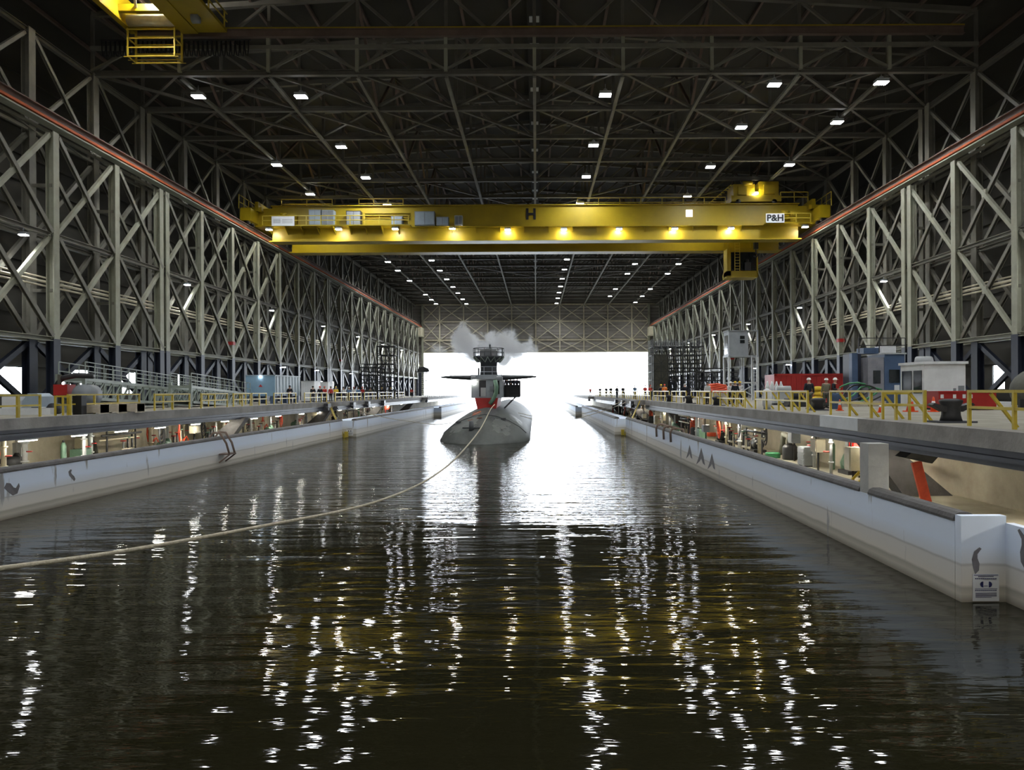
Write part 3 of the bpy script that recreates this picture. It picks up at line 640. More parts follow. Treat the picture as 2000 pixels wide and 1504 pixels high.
# ------------------------------------------------------------------ submarine
SX = -5.2
def interp(y, tab):
    if y <= tab[0][0]: return tab[0][1]
    for (a,u),(b,w) in zip(tab[:-1],tab[1:]):
        if y <= b: k=(y-a)/(b-a); k=k*k*(3-2*k)*.35+k*.65; return u+(w-u)*k
    return tab[-1][1]
WTAB=[(70.3,.15),(70.7,.9),(71.2,1.75),(72,2.6),(73,3.3),(74.5,3.95),(76.5,4.4),(79,4.6),(84,4.55),(150,4.5),(194,.4)]
HTAB=[(70.3,.02),(70.7,.12),(71.2,.35),(72,.75),(73,1.2),(74.5,1.75),(76.5,2.3),(79,2.8),(82,3.2),(86,3.4),(150,3.4),(194,.3)]
def hw(y): return interp(y, WTAB)
def hh(y): return interp(y, HTAB)
PX=1.55
t = empty('submarine', (SX,84,0), 'dark grey submarine with sail planes floating nose-on in the dock', 'submarine')
def sb(nm, m, f, par=None, lab=None):
    mb = MB(); f(mb); mb.v = [(x-SX,y-84,z) for x,y,z in mb.v]; o = mb.build(nm, m, par or t)
    if lab: o['label'] = lab
    return o
def hullf(m):
    ys = [70.3,70.5,70.7,70.95,71.2,71.6,72,72.5,73,73.7,74.5,75.5,76.5,77.7,79,80.5,82,84] + [88+6*k for k in range(11)] + [156,164,172,180,188,194]
    n = 48; vs = []; fs = []
    for y in ys:
        W, H = hw(y), hh(y)
        for i in range(n):
            a = 2*math.pi*i/n; c, q = math.cos(a), math.sin(a)
            if c >= 0: vs.append((SX+W*math.copysign(abs(q)**(2/PX),q), y, H*c**(2/PX)))
            else: vs.append((SX+W*1.0*q, y, W*1.6*c))
    for k in range(len(ys)-1):
        for i in range(n): fs.append((k*n+i,(k+1)*n+i,(k+1)*n+(i+1)%n,k*n+(i+1)%n))
    fs += [tuple(range(n)), tuple(range(len(ys)*n-1,(len(ys)-1)*n-1,-1))]
    m.add(vs, fs, True)
hull = sb('hull','hull', hullf)
def onhull(y, dx, e=.02): return (SX+dx, y, hh(y)*max(0,1-(abs(dx)/hw(y))**PX)**(1/PX)+e)
def hpatch(y0,y1,x0,x1,m_,nm):
    m = MB(); vs=[]; fs=[]; n=8
    for k in range(n+1):
        for i in range(n+1):
            y=y0+(y1-y0)*k/n+.25*math.sin(i*1.7+k); x=x0+(x1-x0)*i/n+.15*math.sin(k*2.1)
            vs.append(onhull(y,x,.015))
    for k in range(n):
        for i in range(n): fs.append((k*(n+1)+i,k*(n+1)+i+1,(k+1)*(n+1)+i+1,(k+1)*(n+1)+i))
    m.add(vs,fs,True); m.v=[(x-SX,y-84,z) for x,y,z in m.v]; return m.build(nm,m_,t)
hpatch(74.0,78.6,-3.2,-.6,'hullpatch','paint_patch'); hpatch(73.2,77.,1.0,2.6,'hullpatch','paint_patch'); hpatch(79.5,84,2.4,3.7,'hullpatch','paint_patch')
hpatch(76,84,.2,1.1,'subdark','tread_strip')
def num2(m):
    pts = [(-.45,.35),(-.2,.55),(.2,.5),(.35,.25),(.1,-.1),(-.4,-.5),(.5,-.5)]
    for a,b in zip(pts[:-1],pts[1:]): m.bar(onhull(79.2+b_(a),a[0]-.9,.03), onhull(79.2+b_(b),b[0]-.9,.03), .14,.03)
def b_(p): return p[1]*1.6
sb('hull_number','orange', num2, None, 'worn orange number on the bow')
sb('hull_marking','orange', lambda m: [m.bar(onhull(76.4,x,.03),onhull(76.4,x+.5,.03),.2,.03) for x in (-1.6,-.7)])
def bitt(m):
    p = onhull(73.4,-1.0,0); m.cone((p[0],p[1],p[2]-.3),(p[0],p[1],p[2]+.85),.27,.22,14); m.tube((p[0]-.85,p[1],p[2]+.22),(p[0]+.85,p[1],p[2]+.22),.07,8)
sb('bitt','subdark', bitt)
sb('life_line','subdark', lambda m: m.path([onhull(77.4+.05*abs(x),x,.12) for x in (-4.2,-3.5,-2.4,-1.2,0,1.2,2.4,3.5,4.2)],.04,6))
sb('cleat','subdark', lambda m: [m.bx(onhull(77.2,x,.12),(.5,.3,.25)) for x in (-2.6,1.9)])
sail = sb('sail','sail', lambda m: (m.prof((SX-.07,82,0),(SX-.07,92,0),[(-1.66,4.2),(1.66,4.2),(1.66,6.45),(1.5,6.62),(-1.5,6.62),(-1.66,6.45)],(0,0,1)), m.box(SX-1.75,SX+1.6,81.85,82,6.2,6.68)))
sb('doorway','dark', lambda m: m.box(-6.08-.0,-5.34,81.93,82.0,4.35,6.05), sail, 'dark open doorway')
sb('door','lgrey', lambda m: m.box(-5.9,-5.36,81.88,81.93,4.36,5.3), sail)
sb('window','glass', lambda m: m.box(-4.55,-3.9,81.93,82.0,4.6,6.05), sail)
sb('box','grey', lambda m: (m.box(-4.95,-4.5,81.7,82,5.0,5.45), m.box(-4.95,-4.6,81.75,82,4.3,4.8)), sail)
sb('name_plate','white', lambda m: (m.box(-6.9,-6.45,81.8,81.85,6.42,6.56), m.box(-4.2,-3.7,81.8,81.85,6.42,6.56)), sail)
sb('lamp','lensg', lambda m: m.ball((-6.62,81.9,5.85),(.1,.08,.1),10,6), sail)
sb('sail_base','red', lambda m: m.prof((SX-.1,81.9,0),(SX-.1,91,0),[(-.95,2.9),(1.0,2.9),(1.25,4.2),(-1.25,4.2)],(0,0,1)), None, 'red lower band')
sb('air_hose','green', lambda m: m.path([(-4.35,81.6,6.1),(-4.2,81.5,5.4),(-4.25,81.5,4.7),(-4.6,81.6,4.0),(-4.9,81.5,3.55)],.22,10))
def plane(m, s):
    n = 14; vs=[]; fs=[]
    for q,(x,ch,th,z) in enumerate(((1.5,2.6,.56,6.42),(2.2,2.5,.52,6.42),(4.2,2.0,.36,6.48),(5.25,1.6,.16,6.50))):
        for i in range(n):
            a=2*math.pi*i/n; c=math.cos(a); vs.append((SX+s*x, 85+ch/2*c, z+th/2*math.sin(a)*(1-.35*c)))
    for k in range(3):
        for i in range(n): fs.append((k*n+i,k*n+(i+1)%n,(k+1)*n+(i+1)%n,(k+1)*n+i))
    fs += [tuple(range(n-1,-1,-1)), tuple(range(3*n,4*n))]
    m.add(vs,fs,True)
for s in (-1,1): sb('sail_plane','subdark', lambda m: plane(m,s))
TX = SX-.03
tower = sb('bridge_tower','subdark', lambda m: m.lathe((TX,85,0),[(1.0,6.6),(.92,7.3),(.95,8.1),(1.22,8.12),(1.5,8.45),(1.68,8.6),(1.7,8.8),(1.6,8.8),(1.0,8.78),(.98,9.3),(.8,9.55),(.2,9.65)],24))
def ring(m, r, z, th, n=20):
    m.path([(TX+r*math.cos(2*math.pi*i/n),85+r*math.sin(2*math.pi*i/n),z) for i in range(n+1)], th, 6)
sb('bridge_rail','scaff', lambda m: (ring(m,1.68,9.65,.04), ring(m,1.68,9.2,.03), [m.tube((TX+1.68*math.cos(a),85+1.68*math.sin(a),8.78),(TX+1.68*math.cos(a),85+1.68*math.sin(a),9.66),.035,6) for a in [2*math.pi*i/14 for i in range(14)]]), tower)
sb('bracing','gang', lambda m: [m.bar((TX+1.3*math.cos(a),85+1.3*math.sin(a),8.1),(TX+1.75*math.cos(a+.22),85+1.75*math.sin(a+.22),8.66),.06) for a in [2*math.pi*i/14 for i in range(14)]]+[m.bar((TX+1.3*math.cos(a+.44),85+1.3*math.sin(a+.44),8.1),(TX+1.75*math.cos(a+.22),85+1.75*math.sin(a+.22),8.66),.06) for a in [2*math.pi*i/14 for i in range(14)]], tower)
sb('periscope','subdark', lambda m: (m.tube((TX+.15,85,9.5),(TX+.15,85,10.1),.07,8), m.bx((TX+.15,84.95,9.95),(.18,.2,.2))))
sb('ladder_frame','sail', lambda m: (m.bar((TX-.45,83.9,6.6),(TX-.45,83.9,7.6),.06), m.bar((TX+.45,83.9,6.6),(TX+.45,83.9,7.6),.06), m.bar((TX-.9,83.9,7.05),(TX+.9,83.9,7.05),.07), m.bar((TX-.9,83.9,7.6),(TX+.9,83.9,7.6),.06)), tower)
sb('whip_aerial','subdark', lambda m: (m.tube((-6.95,84,6.6),(-6.95,84,8.0),.03,6), m.tube((-3.75,84,6.6),(-3.75,84,7.6),.04,6), m.tube((-6.3,84.4,6.6),(-6.3,84.4,7.5),.1,8)))
bul = sb('side_platform','subdark', lambda m: (m.box(-3.6,-1.9,86.4,86.5,4.2,5.6), m.box(-3.6,-1.9,89.4,89.5,4.2,5.6), m.box(-1.95,-1.85,86.4,89.5,4.2,5.6), m.box(-3.6,-1.85,86.4,89.5,4.6,4.7)), None, 'dark side platform with a bulwark beside the sail')
sb('bracket','subdark', lambda m: [m.bar((-3.6,y,3.0),(-2.0,y,4.6),.14) for y in (86.6,88,89.3)], bul)
sb('side_box','subdark', lambda m: (m.box(-1.95,-1.75,87,88,4.3,6.1), m.box(-3.4,-2.9,86.1,86.4,4.3,5.2)), bul)
# ------------------------------------------------------------------ steam
def steam():
    c = P(962,682,93.); d = (7.6,2.8,3.9)
    mb = MB(); mb.ball((0,0,0),d,28,18); m = bpy.data.materials.new('steam'); m.use_nodes = True
    nt = m.node_tree; N = nt.nodes; L = nt.links; N.remove(N['Principled BSDF']); out = N['Material Output']
    pv = N.new('ShaderNodeVolumePrincipled'); pv.inputs['Color'].default_value = (.985,.99,1,1); pv.inputs['Anisotropy'].default_value = .6
    tc = N.new('ShaderNodeTexCoord')
    n = N.new('ShaderNodeTexNoise'); n.inputs['Scale'].default_value = .6; n.inputs['Detail'].default_value = 9; n.inputs['Roughness'].default_value = .62; L.new(tc.outputs['Object'], n.inputs['Vector'])
    sub = N.new('ShaderNodeVectorMath'); sub.operation = 'SUBTRACT'; sub.inputs[1].default_value = (.5,.5,.5); L.new(n.outputs['Color'], sub.inputs[0])
    scl = N.new('ShaderNodeVectorMath'); scl.operation = 'SCALE'; scl.inputs['Scale'].default_value = 4.4; L.new(sub.outputs[0], scl.inputs[0])
    add = N.new('ShaderNodeVectorMath'); L.new(tc.outputs['Object'], add.inputs[0]); L.new(scl.outputs[0], add.inputs[1])
    prev = None
    def ad(px, py): p = P(px,py,93.); return (p.x-c.x, 0, p.z-c.z)
    for (px,py,r,k) in ((908,668,1.55,1.),(918,692,1.5,1.),(896,690,1.0,.6),(940,684,1.1,.7),(962,670,1.1,.8),(985,672,1.6,1.),(1008,684,1.5,.9),(1012,706,1.3,.6),(985,695,1.4,.9),(1040,690,.9,.35),(905,652,1.1,.8),(955,660,.9,.7),(1030,678,1.0,.6),(855,682,1.0,.18)):
        ds = N.new('ShaderNodeVectorMath'); ds.operation = 'DISTANCE'; L.new(add.outputs[0], ds.inputs[0]); ds.inputs[1].default_value = ad(px,py)
        mr = N.new('ShaderNodeMapRange'); mr.interpolation_type = 'SMOOTHSTEP'; mr.inputs['From Min'].default_value = r*1.1; mr.inputs['From Max'].default_value = r*.55
        mr.inputs['To Min'].default_value = 0; mr.inputs['To Max'].default_value = k; L.new(ds.outputs['Value'], mr.inputs['Value'])
        if prev is None: prev = mr.outputs[0]
        else:
            mx = N.new('ShaderNodeMath'); mx.operation = 'MAXIMUM'; L.new(prev, mx.inputs[0]); L.new(mr.outputs[0], mx.inputs[1]); prev = mx.outputs[0]
    mu = N.new('ShaderNodeMath'); mu.operation = 'MULTIPLY'; L.new(prev, mu.inputs[0]); mu.inputs[1].default_value = 2.6
    L.new(mu.outputs[0], pv.inputs['Density']); L.new(pv.outputs[0], out.inputs['Volume'])
    o = mb.build('steam', m); o.location = c
    tag(o, 'drifting white steam cloud around the submarine bridge tower', 'steam', None, 'stuff')
steam()
# ------------------------------------------------------------------ ropes
def rope(pts, r, lab, m='rope', n=10):
    # Catmull-Rom through the points
    pts = [Vector(p) for p in pts]; q = [pts[0]*2-pts[1]] + pts + [pts[-1]*2-pts[-2]]; out = []
    for k in range(1, len(q)-2):
        for i in range(8):
            u = i/8.; a,b,c,d = q[k-1],q[k],q[k+1],q[k+2]
            out.append(.5*((2*b)+(c-a)*u+(2*a-5*b+4*c-d)*u*u+(3*b-a-3*c+d)*u**3))
    out.append(pts[-1])
    o = MB().path(out, r, n).build('mooring_line', m); tag(o, lab, 'rope'); o['kind'] = 'thing'; return o
rope([P(966,790,79.5),P(958,800,77.),P(938,838,63),P(900,885,48),P(858,922,40),P(800,955,33.5),P(700,990,27),P(500,1030,21),P(250,1075,16.5),P(0,1110,13.4),P(-200,1132,11.6)], .045, 'long thick pale mooring rope sagging from the submarine bow to the lower left')
rope([P(684,797,88),P(720,808,90),P(760,817,92),P(800,823,93),P(848,829,91),P(884,826,84)], .035, 'thin mooring line from the left deck edge to the submarine')
rope([P(1217,783,88),P(1190,794,91),P(1160,803,95),P(1120,811,99),P(1060,815,100),P(1010,806,97)], .035, 'upper thin mooring line from the right deck to the submarine')
rope([P(1222,786,86),P(1200,795,88),P(1175,804,90),P(1120,818,92),P(1060,822,93),P(1016,812,91)], .035, 'lower thin mooring line from the right deck to the submarine')
# ------------------------------------------------------------------ guard rails
def guard(x, y0, y1, lab, group, n=None, h=1.07, m='yrail', gate=False):
    t = empty('guard_rail', (x,(y0+y1)/2,DECK), lab, 'railing', group)
    L = abs(y1-y0); n = n or max(1, round(L/2.2)); ya, yb = -L/2, L/2
    for i in range(n+1): MB().box(-.045,.045,ya+L*i/n-.045,ya+L*i/n+.045,0,h).build('post',m,t)
    MB().box(-.04,.04,ya,yb,h-.08,h).build('top_rail',m,t); MB().box(-.035,.035,ya,yb,h*.52-.04,h*.52+.04).build('mid_rail',m,t)
    if gate:
        for i in range(n): MB().bar((.0,ya+L*(i+.5)/n,h*.9),(.75,ya+L*(i+.5)/n,0),.08).build('brace',m,t)
    return t
xs = [(1893,2090),(1622,1806),(1475,1577),(1393,1455),(1350,1388),(1312,1340),(1277,1307),(1228,1270),(1206,1224),(1183,1200),(1163,1178)]
for i,(a,b) in enumerate(xs):
    X = 12.9 if i < 7 else (12.2 if i < 9 else 11.3)
    guard(X, X*F/(b-CX), X*F/(a-CX), f'{ordw(i)} yellow guard rail along right deck edge, counted from camera', 'yellow guard rails on the right deck', gate=(i in (0,1,2,3)))
xs = [(-90,34),(36,78),(133,272),(302,370),(393,444),(456,489),(492,520),(535,578),(595,638),(655,678),(682,705),(712,735),(742,765),(772,790)]
for i,(a,b) in enumerate(xs):
    X = -23.3 if i < 9 else -22.6
    guard(X, X*F/(a-CX), X*F/(b-CX), f'{ordw(i)} yellow guard rail along left deck edge, counted from camera', 'yellow guard rails on the left deck')
guard(-21.2, 147, 178, 'long pale guard rail on the far left deck near the opening', 'pale far guard rails', 10, 1.0, 'lgrey'); guard(-21.1, 180, 211, 'pale guard rail at the far left deck end', 'pale far guard rails', 10, 1.0, 'lgrey')
# second, inner row and cross pieces (barriers, gates)
def barrier(x0,x1,y,lab,group='loose yellow barriers on the deck',h=1.0):
    t = empty('barrier', ((x0+x1)/2,y,DECK), lab, 'barrier', group); w = (x1-x0)/2
    for x in (-w,0,w): MB().box(x-.04,x+.04,-.04,.04,0,h).build('post','yrail',t)
    MB().box(-w,w,-.035,.035,h-.08,h).build('top_rail','yrail',t); MB().box(-w,w,-.03,.03,h*.5,h*.5+.07).build('mid_rail','yrail',t)
    return t
for i,(px0,px1,Y,lab) in enumerate(((1724,1776,27.5,'yellow barrier standing across the deck edge left of the black bollard'),(1545,1578,41.5,'yellow barrier behind the railing left of the man in black'),(1430,1452,51,'yellow barrier below the booth tower'),(1366,1386,60,'yellow barrier beside the orange hose heap'),(108,138,38,'yellow stair rail beside the black box on left deck'),(302,336,52,'yellow barrier at the foot of the near gangway'),(395,420,60,'yellow barrier under the far gangway'),(457,480,70,'yellow barrier in front of the blue container'))):
    barrier((px0-CX)*Y/F,(px1-CX)*Y/F,Y,lab)
# ------------------------------------------------------------------ right deck equipment
t = empty('bollard', ((1857-CX)*25.2/F,25.2,DECK), 'big black mooring bollard with horns on the near right deck', 'bollard')
MB().box(-.62,.62,-.45,.45,0,.06).build('base_plate','fender',t); MB().lathe((0,0,.06),[(.34,0),(.29,.2),(.28,.45),(.36,.62),(.36,.68),(.2,.72)],20).build('post','dark',t)
MB().prof((-.0,-.18,.5),(0,.18,.5),[(-.7,.08),(-.62,.15),(-.3,.05),(.3,.05),(.62,.15),(.7,.08),(.3,-.14),(-.3,-.14)],(0,0,1)).build('horn','dark',t)
for i,(px,Y) in enumerate(((1598,41),(1401,55),(1346,64),(1308,74))):
    t = empty('bollard', ((px-CX)*Y/F,Y,DECK), f'smaller dark bollard on the right deck edge, {ordw(i)} beyond the big one', 'bollard', 'small bollards on the right deck')
    MB().box(-.5,.5,-.4,.4,0,.06).build('base_plate','fender',t); MB().lathe((0,0,.06),[(.3,0),(.26,.3),(.38,.45),(.38,.55),(.2,.6)],16).build('post','dark',t)
def cone(px, Y, h, lab):
    t = empty('traffic_cone', ((px-CX)*Y/F,Y,DECK), lab, 'cone', 'orange cones on the right deck')
    MB().box(-h*.26,h*.26,-h*.26,h*.26,0,h*.06).build('base','cone',t); MB().lathe((0,0,h*.06),[(h*.2,0),(h*.14,h*.3),(h*.06,h*.85),(h*.03,h*.92)],16).build('body','cone',t)
    MB().lathe((0,0,h*.5),[(h*.125,0),(h*.095,h*.2)],16).build('reflective_band','white',t)
cone(1823,37.2,.75,'orange cone in front of the white shed'); cone(1778,37.5,1.0,'tall orange cone behind the yellow barrier'); cone(1719,36.6,.5,'small orange cone left of the tall one'); cone(1640,40,.6,'orange cone near the person in the red vest')
Y = 52.5; x0, x1 = (1728-CX)*Y/F, (1767-CX)*Y/F
t = empty('control_booth', ((x0+x1)/2,Y,DECK), 'blue-grey control booth with dark windows on the right deck', 'booth')
w = (x1-x0)/2
MB().box(-w,w,0,2.6,0,3.5).build('body','booth',t); MB().box(-w-.05,w+.1,-.1,2.7,3.5,3.6).build('roof','lgrey',t)
MB().box(-w-1.1,-w,.1,2.5,0,3.3).build('worn_panel','boothg',t); MB().box(-w-1.85,-w-1.1,1.2,2.5,0,3.6).build('recess','navy',t); MB().box(-w-2.15,-w-1.75,.2,.7,0,3.6).build('corner_post','booth',t)
MB().box(-w+.3,w-.35,-.04,.02,1.55,2.45).build('window','glass',t); MB().box(-w-.75,-w-.25,.06,.12,1.5,2.4).build('window','glass',t)
MB().box(-w+.65,-w+1.0,-.03,0,1.0,1.4).build('notice','white',t); 
MB().box(-w-1.0,-w+.2,1.0,2.2,3.6,4.0).build('roof_unit','booth',t); MB().box(-w+.05,w-.3,.6,1.6,3.6,4.1).build('roof_tank','white',t)
mb = MB()
for x in (-w-1.8,-w-.4,w): 
    mb.bar((x,-.1,3.6),(x,-.1,4.6),.05)
for z in (4.1,4.6): mb.bar((-w-1.8,-.1,z),(w,-.1,z),.05)
mb.build('roof_rail','dark',t)
Y = 46.5; x0, x1 = (1805-CX)*Y/F, (1886-CX)*Y/F; w = (x1-x0)/2
t = empty('white_shed', ((x0+x1)/2,Y,DECK), 'white site shed with window side and roof unit, right deck', 'shed')
MB().box(-w,w,0,3.,0,2.62).build('body','white',t); MB().box(-w-.1,w+.12,-.12,3.1,2.62,2.78).build('roof','white',t)
MB().lathe((-w+.6,1.2,2.78),[(.55,0),(.5,.28),(.42,.35)],14).build('roof_unit','lgrey',t)
MB().box(-w-.04,-w+.02,.25,1.25,.85,2.25).build('side_window','glass',t); MB().box(-w-.04,-w+.02,1.5,2.75,.85,2.25).build('side_window','glass',t)
MB().box(w-.75,w-.6,-.05,0,.95,1.15).build('socket_box','grey',t); MB().box(w-.45,w-.15,-.12,0,.6,1.3).build('meter_box','grey',t)
Y = 40.; x0, x1 = (1833-CX)*Y/F, (1946-CX)*Y/F; w = (x1-x0)/2
t = empty('red_skip', ((x0+x1)/2,Y,DECK), 'low dark red steel skip with white tags behind the bollard', 'skip')
MB().box(-w,w,0,1.6,.1,.98).build('body','red',t); MB().box(-w-.05,w+.05,-.05,1.65,.93,1.0).build('rim','red',t)
for x in (-w+.1,-w+.75,-w+1.25,-w+1.6): MB().box(x,x+.16,-.02,0,.62,.82).build('label_plate','white',t)
for x in (-w+.3,w-.3): MB().box(x-.15,x+.15,0,1.6,0,.1).build('skid','dark',t)
t = empty('covered_load', (30.2,45,DECK), 'dark olive tarpaulin-covered load at the right picture edge', 'load')
mb = MB(); mb.ball((0,0,1.0),(2.2,2.,1.5),20,12); mb.v = [(x,y,max(z,.02)) for x,y,z in mb.v]; mb.build('tarpaulin','tarp',t); MB().box(-2.6,1.2,-1.2,-1.,.0,.5).build('bearer','dark',t)
t = empty('red_container', ((1582-CX)*62/F,62,DECK), 'long red container behind the two men in white hats', 'container')
MB().box(-2.85,2.85,0,2.5,.05,2.35).build('body','red',t); mb = MB()
for k in range(14): mb.box(-2.75+.41*k,-2.6+.41*k,-.05,0,.2,2.2)
mb.build('corrugation','red',t); MB().box(-2.9,2.9,-.06,0,2.25,2.4).build('top_rail','red',t); MB().box(-2.9,-2.7,-.06,2.5,0,2.35).build('corner_post','red',t)
for i,(px,Y,h,m_,lab) in enumerate(((1530,56,1.5,'lgrey','pale grey machine left of the red container'),(1512,58,1.9,'white','white gas cylinder rack beside the red container'),(1633,43.5,.9,'booth','blue drum behind the yellow railing'),(1560,50,.9,'dark','dark pump unit on the right deck'))):
    t = empty('blue_drum' if 'drum' in lab else 'deck_machine', ((px-CX)*Y/F,Y,DECK), lab, 'drum' if 'drum' in lab else 'machine')
    if 'drum' in lab: MB().lathe((0,0,0),[(.3,0),(.31,.03),(.29,.3),(.31,.33),(.29,.6),(.31,.63),(.29,.86),(.28,.9)],18).build('body',m_,t)
    elif 'cylinder' in lab:
        for k in range(4): MB().lathe((-.5+.34*k,0,.05),[(.15,0),(.15,1.35),(.08,1.55),(.05,1.7)],12).build('gas_cylinder','white',t)
        MB().box(-.75,.75,-.25,.25,0,.05).build('base','dark',t); MB().bar((-.75,-.2,1.0),(.75,-.2,1.0),.06).build('rack_bar','red',t)
    else:
        MB().box(-.8,.8,-.5,.5,.15,h*.6).build('housing',m_,t); MB().tube((-.5,0,h*.6+.2),(.5,0,h*.6+.2),.3,14).build('motor',m_,t); MB().box(-.9,.9,-.55,.55,0,.15).build('skid','dark',t); MB().box(.3,.75,-.54,-.5,.4,h*.5).build('panel','red',t)
o=MB().box(DR-.012,DR+.3,28.3,32.2,DECK-.44,DECK+.035).build('repair_patch','lgrey'); tag(o,'pale painted repair patch on the near right deck edge','patch',None,'structure')
t=empty('white_tank',((1498-CX)*44/F,44,DECK),'upright white tank behind the right railing, left of man in black','tank'); MB().lathe((0,0,.08),[(.1,0),(.25,.12),(.27,.3),(.27,.85),(.2,1.02),(.05,1.1)],18).build('shell','white',t); MB().lathe((0,0,0),[(.2,0),(.2,.12)],14).build('foot_ring','grey',t)
# green hoses and yellow floats
t = empty('hose_pile', ((1655-CX)*50/F,50,DECK), 'loose pile of green hoses beside the control booth', 'hoses')
for k in range(6):
    pts = [(-2.4+.35*i+.1*math.sin(k*2+i), .2*k-.5+.35*math.sin(i*.9+k*1.7), .5+.45*math.sin(i*.55+k*.6)+.12*k) for i in range(14)]
    MB().path(pts,.055,6).build('hose','hose' if k%2 else 'dark',t)
MB().box(-2.3,2.2,-.7,.9,0,.35).build('pallet','pallet',t)
for k in range(3):
    p = ((1597+3*(k%2)-CX)*47/F,47,DECK+.55+.3*k)
    o = MB().ball((0,0,0),(.42,.25,.17),14,8).build('float','jyellow'); o.location = p; tag(o, f"{('lowest','middle','topmost')[k]} of three stacked yellow floats behind the man in black", 'float', 'stacked yellow floats', 'thing')
t = empty('float_trolley', ((1598-CX)*47/F,47,DECK), 'low red trolley under the yellow floats', 'trolley'); MB().box(-.6,.6,-.4,.4,.25,.4).build('bed','red',t)
for x in (-.45,.45): MB().cone((x,-.42,.18),(x,-.32,.18),.18,.18,12).build('wheel','dark',t)
t = empty('hose_heap', ((1400-CX)*63/F,63,DECK), 'heap of bright orange hose on a pale timber crate', 'hoses')
for k in range(5):
    MB().path([(.9*math.cos(a*.5)*(1-.08*k)+.1*math.sin(a*1.3+k), .5*math.sin(a*.5)*(1-.08*k), 1.0+.13*k+.06*math.sin(a*1.1+k)) for a in [i*.6 for i in range(22)]],.11,8).build('hose','redor',t)
MB().box(-1.1,1.1,-.7,.7,0,.9).build('crate','pallet',t)
# booth on a tower
Y = 82.; x0, x1 = (1424-CX)*Y/F, (1462-CX)*Y/F
t = empty('lookout_tower', ((x0+x1)/2,Y,DECK), 'grey lookout cabin raised on steel legs, right side', 'tower'); w = (x1-x0)/2; zb = CZ+3.7-DECK
MB().box(-w,w,0,2.2,zb,zb+2.6).build('cabin','lgrey',t).data.materials[0] = M['grey']; MB().box(-w-.1,w+1.1,-.1,2.3,zb+2.6,zb+2.7).build('roof','grey',t)
MB().box(.15,.65,-.04,0,zb+1.3,zb+2.1).build('window','glass',t); MB().box(.12,.68,-.05,-.03,zb+1.66,zb+1.74).build('glazing_bar','grey',t)
MB().box(-w-.03,-w,.4,1.8,zb+.2,zb+2.2).build('side_door','glass',t)
MB().box(-w-.1,w+1.1,-.15,2.3,zb-.15,zb).build('platform','grey',t)
for x in (-w,w+1.0):
    for y in (0,2.1): MB().bar((x,y,0),(x,y,zb-.15),.2).build('leg','lgrey',t)
    
MB().bar((w+1.,0,zb),(w+1.,0,zb+2.6),.12).build('roof_post','grey',t)
mb = MB()
for z in (1.9,): 
    mb.bar((-w,0,z),(w+1,0,z),.14); mb.bar((-w,2.1,z),(w+1,2.1,z),.14)
mb.bar((-w,0,0.2),(w+1,0,1.9),.1); mb.bar((w+1,0,.2),(-w,0,1.9),.1); mb.build('leg_bracing','lgrey',t)
mb = MB(); mb.bar((w+.3,-.2,0),(w+.3,-.2,zb),.06); mb.bar((w+.8,-.2,0),(w+.8,-.2,zb),.06)
for k in range(14): mb.bar((w+.3,-.2,.3+.33*k),(w+.8,-.2,.3+.33*k),.04)
mb.build('ladder','lgrey',t)
# scaffolds
def scaffold(x0,x1,y0,y1,h,nx,ny,lift,lab,dense=1,net=None):
    t = empty('scaffold', ((x0+x1)/2,(y0+y1)/2,DECK), lab, 'scaffold', None); W=(x1-x0)/2; D=(y1-y0)/2
    X=[-W+2*W*i/nx for i in range(nx+1)]; YY=[-D+2*D*i/ny for i in range(ny+1)]
    for x in X:
        for y in YY: MB().tube((x,y,0),(x,y,h),.085,6).build('standard','scaff',t)
    nl = int(h/lift)
    for k in range(1,nl+1):
        z=k*lift; mb=MB()
        for y in YY: mb.tube((-W,y,z),(W,y,z),.075,5); mb.tube((-W,y,z+lift*.45),(W,y,z+lift*.45),.035,5)
        for x in X: mb.tube((x,-D,z),(x,D,z),.05,5)
        mb.build('ledger','scaff',t)
        if k%2==0 or dense>1: MB().box(-W,W,-D,D*.3,z-.06,z-.02).build('platform','scaff',t)
    mb=MB()
    for k in range(nl):
        for i in range(nx):
            a=(X[i],-D-.05,k*lift) if (k+i)%2 else (X[i+1],-D-.05,k*lift); b=(X[i+1],-D-.05,(k+1)*lift) if (k+i)%2 else (X[i],-D-.05,(k+1)*lift); mb.tube(a,b,.04,5)
    mb.build('brace','scaff',t)
    return t
scaffold(21.2,30.2,138,144,10.4,7,3,1.5,'big dark scaffold tower right of the bright opening',2)
for o_ in [c for c in COL.objects if c.name.startswith('scaffold')][-1:]:
    MB().box(-4.5,-4.42,-3,3,0,7.6).box(-4.5,-2.0,-3.06,-3.0,0,7.6).build('debris_net','tarp',o_)
scaffold(24.5,31.,118,122,4.,5,2,1.3,'lower dark scaffold in front of the big scaffold',2)
scaffold(-24.4,-21.8,118,121,8.2,2,1,1.35,'slim dark scaffold tower on the left side')
scaffold(-29.5,-26.,128,132,5.5,3,2,1.3,'low scaffold behind the slim one on the left')
t = scaffold(-30.6,-28.6,200,203,6.2,1,1,1.,'scaffold stair tower at the left edge of the opening',2); MB().box(-1.05,-.2,-1.56,-1.5,0,6).build('sheet_cover','navy',t)
MB().box(-2.0,1.4,-1.2,1.2,6.2,6.4).build('top_platform','scaff',t); mb = MB(); mb.poly([(-1.5,0,6.4),(1.7,0,6.4),(1.4,0,7.2),(.2,0,7.7),(-1.2,0,7.4)],(0,.3,0)); mb.build('sheet_cover','dark',t)
